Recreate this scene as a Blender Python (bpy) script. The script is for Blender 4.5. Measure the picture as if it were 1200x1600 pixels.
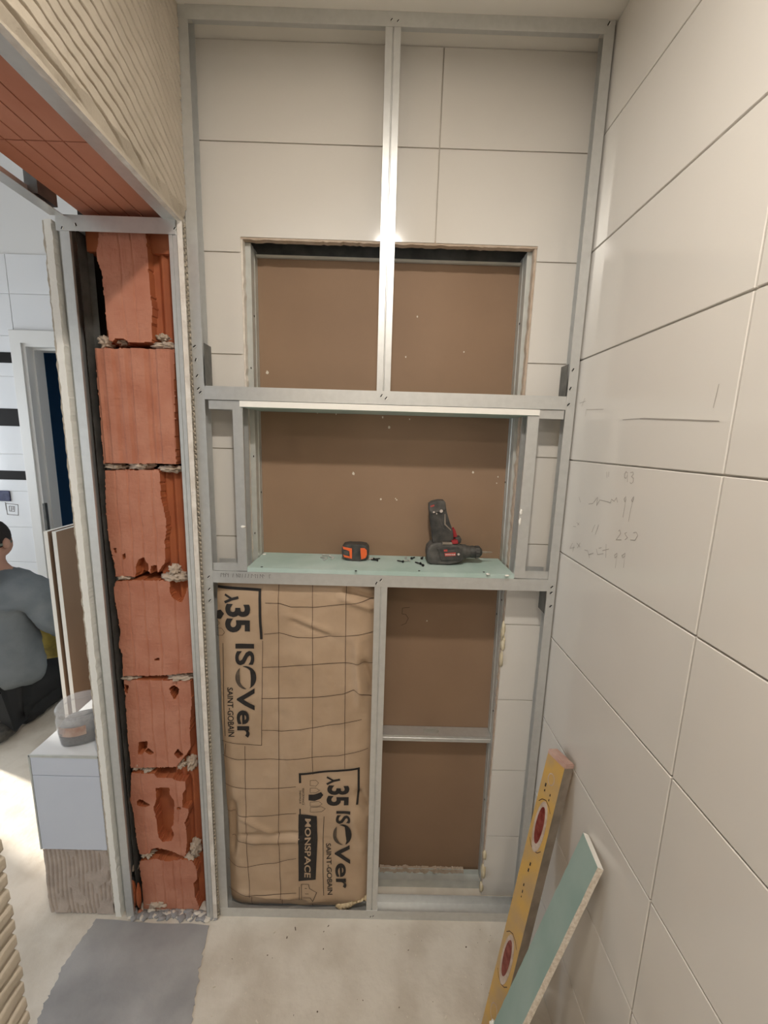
import bpy, bmesh, math, random
import numpy as np
from mathutils import Vector, Matrix, noise

random.seed(7)
rng = np.random.default_rng(7)
scene = bpy.context.scene
for o in list(bpy.data.objects):
    bpy.data.objects.remove(o)

# ------------------------------------------------------------------ camera
FPX = 635.0                                   # focal length in pixels of the 1200x1600 frame
_d = np.array([-1.4, -110.5, FPX]); _d /= np.linalg.norm(_d)          # forward (depth) axis
_g = np.array([-106.0, 3651.0, FPX]); _g -= _g.dot(_d) * _d; _g /= np.linalg.norm(_g)   # down axis
_r = np.cross(_g, _d)
ROT = np.array([_r, _d, -_g])                 # camera (right, down, forward) -> world
cam_data = bpy.data.cameras.new('camera')
cam_data.sensor_fit = 'VERTICAL'
cam_data.sensor_height = 24.0
cam_data.lens = 24.0 * FPX / 1600.0
cam_data.clip_start = 0.02
cam = bpy.data.objects.new('camera', cam_data)
scene.collection.objects.link(cam)
_c2w = ROT @ np.diag([1.0, -1.0, -1.0])       # blender camera: y up, -z forward
cam.matrix_world = Matrix(_c2w.tolist()).to_4x4()
scene.camera = cam

# ------------------------------------------------------------------ world, sun, large lights, exposure
scene.view_settings.view_transform = 'Standard'
scene.view_settings.look = 'None'
scene.view_settings.gamma = 1.0
scene.view_settings.use_curve_mapping = False
scene.view_settings.exposure = -0.08
world = bpy.data.worlds.new('world'); scene.world = world
world.use_nodes = True
world.node_tree.nodes['Background'].inputs[0].default_value = (0.80, 0.89, 1.0, 1)
world.node_tree.nodes['Background'].inputs[1].default_value = 1.2

sun_data = bpy.data.lights.new('sun', 'SUN')
sun_data.energy = 10.0; sun_data.angle = 0.03; sun_data.color = (1.0, 0.93, 0.82)
sun = bpy.data.objects.new('sun', sun_data); scene.collection.objects.link(sun)
sun.rotation_euler = Vector((0.85, -0.30, -0.45)).to_track_quat('-Z', 'Y').to_euler()

win_data = bpy.data.lights.new('window_and_fill_light', 'AREA')
win_data.shape = 'RECTANGLE'; win_data.size = 0.80; win_data.size_y = 1.3
win_data.energy = 30.0; win_data.color = (0.86, 0.93, 1.0)
win = bpy.data.objects.new('window_and_fill_light', win_data); scene.collection.objects.link(win)
win.location = (-3.58, 2.34, -0.10)
win.rotation_euler = Vector((1, 0, 0)).to_track_quat('-Z', 'Z').to_euler()
fill_win = bpy.data.objects.new('window_and_fill_light', win_data.copy()); scene.collection.objects.link(fill_win)  # second light, added to brighten camera-facing sides in the next room
fill_win.data.size = 1.3; fill_win.data.energy = 27.0
fill_win.location = (-3.58, -0.5, -0.10); fill_win.rotation_euler = win.rotation_euler

# ------------------------------------------------------------------ dimensions (metres, camera at the origin)
F = 1.07          # front plane of the steel frame
FL = -1.522       # floor
CE = 0.932        # ceiling
XR = 0.493        # right wall tile face
YT = 1.1455       # back wall tile face
YB = 1.225        # brown board at the back of the wall cavity
XL = -0.488       # left lining board face
YJ = 1.06         # jamb plane
LAMP = (0.0, 0.17, CE)
LAMP2 = (0.0, -0.85, CE)

def ray(u, v): return ROT @ np.array([u - 600.0, v - 800.0, FPX])
def atY(u, v, Y): w = ray(u, v); return w * Y / w[1]
def atX(u, v, X): w = ray(u, v); return w * X / w[0]
def atZ(u, v, Z): w = ray(u, v); return w * Z / w[2]
def zoompx(ox, oy, s): return lambda p: (ox + p[0] / s, oy + p[1] / s)

# ------------------------------------------------------------------ material helpers
def mat(name, color, rough=0.6, metal=0.0, spec=0.5, var=None, vscale=8.0, bump=0.0, bscale=60.0, vdetail=4.0,
        coords='Object', trans=0.0, ior=1.45, stretch=None, thresh=(0.35, 0.65)):
    m = bpy.data.materials.new(name); m.use_nodes = True
    nt = m.node_tree; b = nt.nodes['Principled BSDF']
    b.inputs['Base Color'].default_value = (*color, 1)
    b.inputs['Roughness'].default_value = rough
    b.inputs['Metallic'].default_value = metal
    b.inputs['Specular IOR Level'].default_value = spec
    b.inputs['IOR'].default_value = ior
    b.inputs['Transmission Weight'].default_value = trans
    tc = nt.nodes.new('ShaderNodeTexCoord')
    src = tc.outputs[coords]
    if stretch:
        mp = nt.nodes.new('ShaderNodeMapping'); mp.inputs['Scale'].default_value = stretch
        nt.links.new(src, mp.inputs['Vector']); src = mp.outputs['Vector']
    if var is not None:
        n = nt.nodes.new('ShaderNodeTexNoise'); n.inputs['Scale'].default_value = vscale
        n.inputs['Detail'].default_value = vdetail
        nt.links.new(src, n.inputs['Vector'])
        r = nt.nodes.new('ShaderNodeValToRGB')
        r.color_ramp.elements[0].position = thresh[0]; r.color_ramp.elements[0].color = (*color, 1)
        r.color_ramp.elements[1].position = thresh[1]; r.color_ramp.elements[1].color = (*var, 1)
        nt.links.new(n.outputs['Fac'], r.inputs['Fac'])
        nt.links.new(r.outputs['Color'], b.inputs['Base Color'])
    if bump:
        n2 = nt.nodes.new('ShaderNodeTexNoise'); n2.inputs['Scale'].default_value = bscale
        n2.inputs['Detail'].default_value = 5.0
        nt.links.new(src, n2.inputs['Vector'])
        bp = nt.nodes.new('ShaderNodeBump'); bp.inputs['Strength'].default_value = bump
        bp.inputs['Distance'].default_value = 0.004
        nt.links.new(n2.outputs['Fac'], bp.inputs['Height'])
        nt.links.new(bp.outputs['Normal'], b.inputs['Normal'])
    return m

M = {}
M['tile'] = mat('ivory_glazed_tile', (0.715, 0.685, 0.635), 0.09, spec=0.5, var=(0.74, 0.71, 0.66), vscale=3)
M['tile_white'] = mat('white_glazed_tile', (0.74, 0.75, 0.76), 0.12, var=(0.78, 0.78, 0.78), vscale=3)
M['grout'] = mat('grout', (0.58, 0.53, 0.46), 0.9, var=(0.50, 0.46, 0.40), vscale=40)
M['ceiling'] = mat('ceiling_paint', (0.80, 0.77, 0.71), 0.85, bump=0.05, bscale=200)
M['steel'] = mat('galvanised_steel', (0.62, 0.625, 0.61), 0.38, metal=0.6, var=(0.66, 0.665, 0.65), vscale=60, bump=0.015, bscale=300, stretch=(1, 1, 1))
M['steel_old'] = mat('dull_galvanised_steel', (0.55, 0.57, 0.545), 0.45, metal=0.4, var=(0.62, 0.64, 0.61), vscale=30)
M['steel_dark_and_shade'] = mat('dark_and_shaded_steel', (0.13, 0.135, 0.13), 0.5, metal=0.6, var=(0.2, 0.2, 0.19), vscale=30)  # dark metal; also carries painted shade on tabs, deep stud and head track
M['slot'] = mat('dark_slot', (0.02, 0.02, 0.02), 0.9)
M['burr'] = mat('bright_steel_burr', (0.85, 0.85, 0.82), 0.35, metal=0.5)
M['brown'] = mat('brown_board_paper', (0.285, 0.185, 0.118), 0.75, var=(0.315, 0.205, 0.13), vscale=5, bump=0.04, bscale=180)
M['kraft'] = mat('kraft_paper', (0.44, 0.31, 0.20), 0.62, var=(0.50, 0.36, 0.24), vscale=9, bump=0.12, bscale=55)
M['ink'] = mat('black_ink', (0.022, 0.018, 0.016), 0.7)
M['ink_fade'] = mat('faded_ink', (0.13, 0.095, 0.065), 0.7, var=(0.06, 0.045, 0.035), vscale=60)
M['ink_line'] = mat('brown_ink_line', (0.085, 0.05, 0.035), 0.7)
M['wool'] = mat('glass_wool', (0.62, 0.47, 0.27), 0.95, var=(0.75, 0.60, 0.38), vscale=60, bump=0.6, bscale=150)
M['plaster'] = mat('gypsum_edge', (0.80, 0.75, 0.68), 0.9, var=(0.66, 0.60, 0.53), vscale=40, bump=0.4, bscale=120)
M['gyp_white'] = mat('white_gypsum', (0.88, 0.86, 0.80), 0.9, bump=0.2, bscale=200)
M['core'] = mat('gypsum_core_speckled', (0.78, 0.72, 0.62), 0.95, var=(0.60, 0.52, 0.42), vscale=160, bump=0.3, bscale=200)
M['green'] = mat('green_board_paper', (0.30, 0.43, 0.385), 0.7, var=(0.38, 0.50, 0.455), vscale=7, bump=0.03, bscale=150)
M['green_light'] = mat('dusty_green_board_paper', (0.40, 0.53, 0.48), 0.7, var=(0.50, 0.61, 0.57), vscale=9, bump=0.03, bscale=150)
M['adhesive'] = mat('tile_adhesive', (0.46, 0.405, 0.325), 0.9, var=(0.52, 0.46, 0.375), vscale=12, bump=0.25, bscale=220)
M['adhesive_grey'] = mat('grey_tile_adhesive', (0.42, 0.35, 0.30), 0.92, var=(0.52, 0.44, 0.38), vscale=20, bump=0.35, bscale=200)
M['clay'] = mat('dusty_clay', (0.43, 0.165, 0.10), 0.85, var=(0.51, 0.225, 0.145), vscale=14, bump=0.25, bscale=120)
M['clay_in_shade'] = mat('undusted_clay_shaded', (0.42, 0.125, 0.045), 0.75, var=(0.36, 0.10, 0.04), vscale=14, bump=0.12, bscale=90)  # undusted inner clay, with recess shade put into the colour as well
M['clay_lintel'] = mat('lintel_clay', (0.50, 0.185, 0.105), 0.85, var=(0.56, 0.23, 0.14), vscale=9, bump=0.1, bscale=100)
M['mortar'] = mat('old_mortar', (0.47, 0.37, 0.28), 0.95, var=(0.56, 0.46, 0.37), vscale=40, bump=0.6, bscale=110)
M['void_shade'] = mat('painted_cavity_shade', (0.025, 0.022, 0.02), 0.95)  # near-black colour painted in for the shade inside the wall
M['screed'] = mat('cream_screed', (0.60, 0.54, 0.455), 0.85, var=(0.72, 0.665, 0.58), vscale=9, bump=0.45, bscale=50, vdetail=12, thresh=(0.34, 0.60))
M['grey_patch'] = mat('grey_levelling_mortar', (0.29, 0.285, 0.285), 0.85, var=(0.42, 0.41, 0.405), vscale=6, bump=0.25, bscale=40, vdetail=8)
M['paint'] = mat('white_wall_paint', (0.74, 0.73, 0.71), 0.8, bump=0.05, bscale=150)
M['white_gloss'] = mat('white_lacquer', (0.76, 0.75, 0.72), 0.35)
M['blue_light_wall'] = mat('wall_blue_light_painted', (0.05, 0.15, 0.30), 0.5)  # blue light of the dim room put into the wall colour
M['black_tile'] = mat('black_glazed_tile', (0.012, 0.010, 0.009), 0.7, spec=0.2)
M['pencil'] = mat('pencil_mark', (0.33, 0.30, 0.265), 0.8)
M['pencil_dark'] = mat('dark_pencil_mark', (0.17, 0.15, 0.14), 0.8)
M['yellow'] = mat('worn_yellow_paint', (0.60, 0.37, 0.10), 0.5, var=(0.48, 0.33, 0.16), vscale=18, bump=0.1, bscale=90)
M['level_side'] = mat('worn_aluminium', (0.36, 0.30, 0.24), 0.5, metal=0.4, var=(0.26, 0.22, 0.18), vscale=25)
M['pink_cap'] = mat('dusty_pink_cap', (0.45, 0.27, 0.22), 0.7, var=(0.55, 0.38, 0.32), vscale=30)
M['vial'] = mat('dark_red_vial', (0.15, 0.02, 0.015), 0.25, var=(0.26, 0.06, 0.045), vscale=60)
M['vial_rim'] = mat('dusty_vial_rim', (0.45, 0.34, 0.26), 0.7, var=(0.6, 0.5, 0.42), vscale=50)
M['black_plastic'] = mat('dusty_black_plastic', (0.03, 0.03, 0.03), 0.55, var=(0.075, 0.07, 0.062), vscale=45)
M['grey_plastic'] = mat('dusty_grey_rubber', (0.06, 0.057, 0.053), 0.65, var=(0.11, 0.102, 0.092), vscale=40)
M['red_plastic'] = mat('red_plastic', (0.33, 0.025, 0.03), 0.5)
M['red_label'] = mat('red_label', (0.48, 0.07, 0.06), 0.5)
M['pale_label'] = mat('pale_label_print', (0.58, 0.50, 0.45), 0.6)
M['orange'] = mat('orange_plastic', (0.80, 0.14, 0.035), 0.45)
M['screw'] = mat('black_phosphate_screw', (0.015, 0.015, 0.016), 0.45, metal=0.3)
M['anchor'] = mat('zinc_screw', (0.6, 0.6, 0.58), 0.35, metal=0.8)
M['clear'] = mat('clear_plastic', (0.80, 0.78, 0.77), 0.15)
M['clear'].node_tree.nodes['Principled BSDF'].inputs['Alpha'].default_value = 0.20
M['screws_dark'] = mat('dark_tub_contents', (0.035, 0.035, 0.038), 0.6, var=(0.10, 0.10, 0.105), vscale=90, bump=0.8, bscale=120)
M['tub_label'] = mat('faded_tub_label', (0.60, 0.47, 0.40), 0.7, var=(0.45, 0.28, 0.22), vscale=30)
M['foam'] = mat('expanding_foam', (0.62, 0.52, 0.33), 0.9, var=(0.70, 0.62, 0.45), vscale=40, bump=0.6, bscale=90)
M['hoodie'] = mat('grey_sweatshirt', (0.13, 0.15, 0.165), 0.95, var=(0.165, 0.185, 0.20), vscale=12, bump=0.15, bscale=120)
M['trousers'] = mat('black_trousers', (0.015, 0.016, 0.018), 0.8)
M['skin'] = mat('skin', (0.45, 0.25, 0.18), 0.6)
M['hair'] = mat('dark_hair', (0.018, 0.013, 0.012), 0.8, bump=0.4, bscale=200)
M['strap'] = mat('olive_strap', (0.15, 0.17, 0.14), 0.8)
M['yellow_bag'] = mat('yellow_sack', (0.35, 0.26, 0.05), 0.8, var=(0.2, 0.15, 0.04), vscale=20)
M['navy'] = mat('navy_plastic', (0.012, 0.016, 0.06), 0.5, var=(0.03, 0.035, 0.09), vscale=40)
M['crumb'] = mat('plaster_crumb', (0.72, 0.66, 0.56), 0.9)
M['crumb_brown'] = mat('brown_crumb', (0.13, 0.09, 0.06), 0.9)
M['lamp_glow'] = mat('lamp_glow', (1, 1, 1), 0.5)
_b = M['lamp_glow'].node_tree.nodes['Principled BSDF']
_b.inputs['Emission Color'].default_value = (1.0, 0.87, 0.70, 1); _b.inputs['Emission Strength'].default_value = 12.0

# ------------------------------------------------------------------ object helpers
COL = scene.collection
def link(o): COL.objects.link(o); return o

def setp(o, parent):
    o.parent = parent
    o.matrix_parent_inverse = Matrix.Translation(parent.location).inverted() if parent.type == 'EMPTY' else Matrix.Identity(4)

def tag(o, label, cat=None, group=None, kind=None):
    o['label'] = label
    if cat: o['category'] = cat
    if group: o['group'] = group
    if kind: o['kind'] = kind
    return o

def thing(name, label, cat, loc=(0, 0, 0), group=None, kind=None):
    o = bpy.data.objects.new(name, None); link(o); o.location = loc; o.empty_display_size = 0.05
    return tag(o, label, cat, group, kind)

def mesh_obj(name, verts, faces, m, parent=None, smooth=False):
    me = bpy.data.meshes.new(name)
    me.from_pydata([tuple(map(float, v)) for v in verts], [], [tuple(int(i) for i in f) for f in faces])
    for k in (m if isinstance(m, (list, tuple)) else [m]): me.materials.append(k)
    me.update()
    if smooth: me.polygons.foreach_set('use_smooth', [True] * len(me.polygons))
    o = bpy.data.objects.new(name, me); link(o)
    if parent: setp(o, parent)
    return o

def bm_obj(name, bm, m, parent=None, smooth=False):
    bmesh.ops.recalc_face_normals(bm, faces=bm.faces)
    me = bpy.data.meshes.new(name); bm.to_mesh(me); bm.free()
    for k in (m if isinstance(m, (list, tuple)) else [m]): me.materials.append(k)
    if smooth: me.polygons.foreach_set('use_smooth', [True] * len(me.polygons))
    o = bpy.data.objects.new(name, me); link(o)
    if parent: setp(o, parent)
    return o

def shade_auto(o, ang=40):
    me = o.data
    me.polygons.foreach_set('use_smooth', [True] * len(me.polygons))
    try: me.set_sharp_from_angle(angle=math.radians(ang))
    except Exception: pass
    return o

def add_box(bm, a, b, bev=0.0, mi=0):
    x0, y0, z0 = a; x1, y1, z1 = b
    vs = [bm.verts.new(p) for p in [(x0, y0, z0), (x1, y0, z0), (x1, y1, z0), (x0, y1, z0), (x0, y0, z1), (x1, y0, z1), (x1, y1, z1), (x0, y1, z1)]]
    fs = [bm.faces.new([vs[i] for i in f]) for f in [(0, 3, 2, 1), (4, 5, 6, 7), (0, 1, 5, 4), (1, 2, 6, 5), (2, 3, 7, 6), (3, 0, 4, 7)]]
    for f in fs: f.material_index = mi
    if bev > 0:
        es = list({e for f in fs for e in f.edges})
        bmesh.ops.bevel(bm, geom=es, offset=bev, segments=1, affect='EDGES', profile=0.5)

def box(name, a, b, m, parent=None, bev=0.0):
    bm = bmesh.new(); add_box(bm, a, b, bev)
    return bm_obj(name, bm, m, parent)

def thick_path(path, t):
    p = [np.array(q, float) for q in path]; n = len(p); L = []; Rr = []
    for i in range(n):
        if i == 0: d0 = d1 = p[1] - p[0]
        elif i == n - 1: d0 = d1 = p[-1] - p[-2]
        else: d0 = p[i] - p[i - 1]; d1 = p[i + 1] - p[i]
        n0 = np.array([-d0[1], d0[0]]) / np.linalg.norm(d0); n1 = np.array([-d1[1], d1[0]]) / np.linalg.norm(d1)
        mm = n0 + n1; mm /= max(np.dot(mm, n0), 0.2)
        L.append(p[i] + mm * t / 2); Rr.append(p[i] - mm * t / 2)
    return L, Rr

def add_profile(bm, path, axis, a, b, t=0.0012):
    """thin sheet profile: open 2-D path extruded along an axis"""
    L, Rr = thick_path(path, t); n = len(L)
    def P(q, s):
        if axis == 'z': return (q[0], q[1], s)
        if axis == 'x': return (s, q[0], q[1])
        return (q[0], s, q[1])
    rows = []
    for s in (a, b):
        rows.append([bm.verts.new(P(q, s)) for q in L] + [bm.verts.new(P(q, s)) for q in Rr])
    A, B = rows
    for i in range(n - 1):
        bm.faces.new([A[i], A[i + 1], B[i + 1], B[i]])
        bm.faces.new([A[n + i + 1], A[n + i], B[n + i], B[n + i + 1]])
        bm.faces.new([A[i], A[n + i], A[n + i + 1], A[i + 1]])
        bm.faces.new([B[i], B[i + 1], B[n + i + 1], B[n + i]])
    bm.faces.new([A[0], B[0], B[n], A[n]]); bm.faces.new([A[n - 1], A[2 * n - 1], B[2 * n - 1], B[n - 1]])

def profile(name, path, axis, a, b, m, parent=None, t=0.0012):
    bm = bmesh.new(); add_profile(bm, path, axis, a, b, t)
    return bm_obj(name, bm, m, parent)

def add_prism(bm, pts, axis, a, b, bev=0.0, seg=2, mi=0):
    """closed polygon of 2-D points extruded along axis"""
    def P(q, s):
        if axis == 'z': return (q[0], q[1], s)
        if axis == 'x': return (s, q[0], q[1])
        return (q[0], s, q[1])
    A = [bm.verts.new(P(q, a)) for q in pts]; B = [bm.verts.new(P(q, b)) for q in pts]
    n = len(pts); fs = [bm.faces.new(A), bm.faces.new(B[::-1])]
    for i in range(n): fs.append(bm.faces.new([A[i], A[(i + 1) % n], B[(i + 1) % n], B[i]]))
    for f in fs: f.material_index = mi
    if bev > 0:
        es = list(set(fs[0].edges) | set(fs[1].edges))
        bmesh.ops.bevel(bm, geom=es, offset=bev, segments=seg, affect='EDGES', profile=0.6)

def prism(name, pts, axis, a, b, m, parent=None, bev=0.0, seg=2):
    bm = bmesh.new(); add_prism(bm, pts, axis, a, b, bev, seg)
    return bm_obj(name, bm, m, parent)

def add_lathe(bm, prof, origin, axis, n=20, mi=0, squash=None):
    """prof: (distance along axis, radius)"""
    ax = Vector(axis).normalized(); u = ax.orthogonal().normalized(); w = ax.cross(u)
    rings = []
    for s, r in prof:
        c = Vector(origin) + ax * s
        if r < 1e-6: rings.append([bm.verts.new(c)])
        else: rings.append([bm.verts.new(c + (u * math.cos(2 * math.pi * k / n) + w * math.sin(2 * math.pi * k / n)) * r) for k in range(n)])
    for A, B in zip(rings, rings[1:]):
        for k in range(n):
            k2 = (k + 1) % n
            if len(A) == 1 and len(B) == 1: continue
            if len(A) == 1: f = bm.faces.new([A[0], B[k], B[k2]])
            elif len(B) == 1: f = bm.faces.new([A[k], B[0], A[k2]])
            else: f = bm.faces.new([A[k], B[k], B[k2], A[k2]])
            f.material_index = mi

def lathe(name, prof, origin, axis, m, parent=None, n=20):
    bm = bmesh.new(); add_lathe(bm, prof, origin, axis, n)
    return shade_auto(bm_obj(name, bm, m, parent), 35)

def inpoly(px, pz, poly):
    inside = np.zeros(px.shape, bool); n = len(poly); j = n - 1
    for i in range(n):
        xi, zi = poly[i]; xj, zj = poly[j]
        c = ((zi > pz) != (zj > pz)) & (px < (xj - xi) * (pz - zi) / ((zj - zi) if zj != zi else 1e-9) + xi)
        inside ^= c; j = i
    return inside

def lump(name, c, r, m, parent, seed=0, amp=0.35, sub=3, freq=1.6):
    bm = bmesh.new(); bmesh.ops.create_icosphere(bm, subdivisions=sub, radius=1.0)
    for v in bm.verts:
        k = 1 + amp * noise.noise(v.co * freq + Vector((seed * 3.1, seed * 1.7, seed))) + amp * 0.5 * noise.noise(v.co * freq * 3 + Vector((seed, 9, seed * 2)))
        v.co = Vector((c[0] + v.co.x * r[0] * k, c[1] + v.co.y * r[1] * k, c[2] + v.co.z * r[2] * k))
    return bm_obj(name, bm, m, parent, smooth=True)

def ribbon_on(bm, pts, w, pos, closed=False):
    """flat ribbon through 2-D points, pos maps 2-D point -> 3-D"""
    n = len(pts)
    if n < 2: return
    L, Rr = thick_path(pts, w)
    vl = [bm.verts.new(pos(q)) for q in L]; vr = [bm.verts.new(pos(q)) for q in Rr]
    for i in range(n - 1):
        bm.faces.new([vl[i], vl[i + 1], vr[i + 1], vr[i]])

# crimp mark shared mesh: a slit with a bright bent tab
def _crimp_mesh():
    bm = bmesh.new()
    for dx, mi in ((0.0, 0), (0.0022, 1)):
        c, s = math.cos(math.radians(55)), math.sin(math.radians(55))
        hw = 0.0042; ht = 0.0012 if mi == 0 else 0.0009
        q = [(-hw, -ht), (hw, -ht), (hw, ht), (-hw, ht)]
        vs = []
        for y in (-0.0013 if mi else -0.0010, 0.0004):
            for (a, b) in q: vs.append(bm.verts.new((a * c - b * s + dx, y, a * s + b * c - dx)))
        for f in [(0, 1, 2, 3), (4, 7, 6, 5), (0, 4, 5, 1), (1, 5, 6, 2), (2, 6, 7, 3), (3, 7, 4, 0)]:
            bm.faces.new([vs[i] for i in f]).material_index = mi
    bmesh.ops.recalc_face_normals(bm, faces=bm.faces)
    me = bpy.data.meshes.new('crimp_mark'); bm.to_mesh(me); bm.free()
    me.materials.append(M['slot']); me.materials.append(M['burr'])
    return me
CRIMP = _crimp_mesh()
def crimp(parent, u, v, Y=F, flip=False, s=1.0):
    p = atY(u, v, Y)
    o = bpy.data.objects.new('crimp_mark', CRIMP); link(o)
    o.parent = parent; o.location = (p[0], Y - 0.0006, p[2]); o.scale = (-s if flip else s, 1, s)
    o.rotation_euler.y = random.uniform(-0.3, 0.3)
    root = parent
    while root.parent: root = root.parent
    o.matrix_parent_inverse = parent.matrix_parent_inverse if False else Matrix.Identity(4)
    if parent.parent and parent.parent.type == 'EMPTY':
        o.matrix_parent_inverse = Matrix.Identity(4)
    return o

def _screw_head_mesh(r=0.0032):
    bm = bmesh.new(); add_lathe(bm, [(0, 0.0), (0.0, r), (0.0012, r), (0.0006, r * 0.4), (0.0006, 0)], (0, 0, 0), (0, 0, 1), 10)
    bmesh.ops.recalc_face_normals(bm, faces=bm.faces)
    me = bpy.data.meshes.new('screw_head'); bm.to_mesh(me); bm.free(); me.materials.append(M['screw'])
    return me
SCREW_HEAD = _screw_head_mesh()
def screw_head(parent, p, axis, s=1.0):
    o = bpy.data.objects.new('screw_head', SCREW_HEAD); link(o); o.parent = parent
    o.location = p; o.rotation_euler = Vector(axis).to_track_quat('Z', 'Y').to_euler(); o.scale = (s, s, s)
    return o

# ================================================================== THE SETTING
# ---- floor
floor = box('floor', (-3.7, -1.7, FL - 0.10), (XR + 0.2, 3.7, FL), M['screed'])
tag(floor, 'cream dusty screed floor with grey smears', 'floor', kind='structure')
# grey levelling mortar where the threshold was
pp = [(150, 1437), (138, 1455), (120, 1478), (108, 1497), (96, 1515), (85, 1540), (72, 1565), (60, 1590), (52, 1620), (60, 1680),
      (290, 1680), (298, 1600), (305, 1560), (311, 1520), (318, 1485), (326, 1447)]
pp = [tuple(atZ(u, v, FL)[:2]) for u, v in pp]
fine = []
for i in range(len(pp)):
    a = np.array(pp[i]); b = np.array(pp[(i + 1) % len(pp)])
    for k in range(6):
        q = a + (b - a) * k / 6; fine.append((q[0] + random.gauss(0, 0.002), q[1] + random.gauss(0, 0.002)))
patch = prism('mortar_patch', fine, 'z', FL - 0.01, FL + 0.0022, M['grey_patch'], floor)
patch['label'] = 'smooth grey levelling mortar patch'
# rough mortar left along the foot of the brick jamb
for k in range(44):
    x = -0.765 + k * 0.0063; lump('mortar_crust', (x, 1.07 + random.uniform(-0.012, 0.012), FL + 0.002), (random.uniform(.006, .017), random.uniform(.006, .015), random.uniform(0.0015, 0.004)), M['grey_patch'] if k % 3 else M['screed'], floor, k, 0.5, 2, 2.0)
# crumbs
bm = bmesh.new()
for k in range(260):
    x = random.uniform(-0.47, 0.46); y = random.uniform(0.7, 1.05); s = random.uniform(0.0006, 0.0020)
    if random.random() < 0.06: s *= 2
    mi = 1 if random.random() < 0.12 else 0
    q = bmesh.ops.create_cube(bm, size=1.0, matrix=Matrix.Translation((x, y, FL + s * 0.35)) @ Matrix.Rotation(random.uniform(0, 3), 4, 'Z') @ Matrix.Diagonal((s * random.uniform(1, 3), s * random.uniform(.8, 1.6), s * 0.8, 1)))
    for v in q['verts']:
        for f in v.link_faces: f.material_index = mi
cr = bm_obj('plaster_crumbs', bm, [M['crumb'], M['crumb_brown']]); tag(cr, 'pale plaster crumbs scattered over the cream floor', 'debris', kind='stuff')

# ---- ceiling
ceil = box('ceiling', (-0.56, -1.7, CE), (XR + 0.2, YB + 0.2, CE + 0.1), M['ceiling'])
tag(ceil, 'plain off-white bathroom ceiling above the steel frame', 'ceiling', kind='structure')
c2 = box('ceiling', (-3.7, -1.7, 1.66), (-0.56, 3.7, 1.76), M['paint'])
tag(c2, 'white ceiling of the room beyond the opening', 'ceiling', kind='structure')

# ---- downlight in the ceiling (out of frame, it lights the room)
for LP, watts, lab in ((LAMP, 14.0, 'round recessed ceiling downlight nearest the steel frame'), (LAMP2, 6.5, 'round recessed ceiling downlight behind the camera')):
    lamp = thing('ceiling_downlight', lab, 'lamp', LP, 'bathroom downlights')
    lathe('trim_ring', [(0, 0.040), (0.004, 0.042), (0.006, 0.052), (0.0, 0.058)], LP, (0, 0, -1), M['white_gloss'], lamp, 28)
    lathe('lens', [(0.001, 0.0), (0.001, 0.040)], LP, (0, 0, -1), M['lamp_glow'], lamp, 28)
    ld = bpy.data.lights.new('downlight_light', 'AREA'); ld.shape = 'DISK'; ld.size = 0.085
    ld.energy = watts; ld.color = (1.0, 0.925, 0.835)
    lo = bpy.data.objects.new('downlight_light', ld); link(lo); lo.location = (LP[0], LP[1], CE - 0.012)

# ---- right wall with single tiles
TH, TW, G = 0.25, 0.60, 0.003
ZR0 = 0.7155                       # z of the first horizontal joint under the ceiling (right wall)
wr = box('wall_right', (XR + 0.006, -1.7, FL), (XR + 0.15, YB + 0.2, CE), M['grout'])
tag(wr, 'right wall of large glossy ivory tiles', 'wall', kind='structure')
def tile_rect(parent, x0, x1, z0, z1, place, m, d=0.006, bev=0.0012):
    bm = bmesh.new()
    add_box(bm, (x0 + G / 2, -d, z0 + G / 2), (x1 - G / 2, 0.001, z1 - G / 2), bev)
    for v in bm.verts: v.co = place(v.co)
    return bm_obj('tile', bm, m, parent)
rows = [CE] + [ZR0 - TH * k for k in range(0, 9)] + [FL]
jy = [-1.7, -0.615, -0.015, 0.587, YB]
right_face = lambda c: Vector((XR + 0.006 + c.y, c.x, c.z))
for i in range(len(rows) - 1):
    if rows[i] - rows[i + 1] < 0.01: continue
    for k in range(len(jy) - 1):
        tile_rect(wr, jy[k], jy[k + 1], rows[i + 1], rows[i], right_face, M['tile'])

# ---- back wall, tiled, with the big opening cut through it
HX0, HX1, HZ = -0.380, 0.384, 0.505
wb = thing('wall_back', 'back wall of ivory tiles with a large opening cut in it', 'wall', (0, YT, FL), kind='structure')
def rect_minus_hole(y0, y1, name, m):
    bm = bmesh.new()
    for a, b in (((-0.52, y0, HZ), (XR + 0.006, y1, CE)), ((-0.52, y0, FL), (HX0, y1, HZ)), ((HX1, y0, FL), (XR + 0.006, y1, HZ))): add_box(bm, a, b)
    return bm_obj(name, bm, m, wb)
rect_minus_hole(YT + 0.006, YT + 0.0185, 'backing_board', M['core'])
zb = [CE] + [0.718 - TH * k for k in range(0, 9)] + [FL]
xb = [-0.479, 0.1195, XR]
def tile_poly(pts):
    bm = bmesh.new()
    add_prism(bm, pts, 'y', YT, YT + 0.007)
    return bm_obj('tile', bm, M['tile'], wb)
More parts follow.
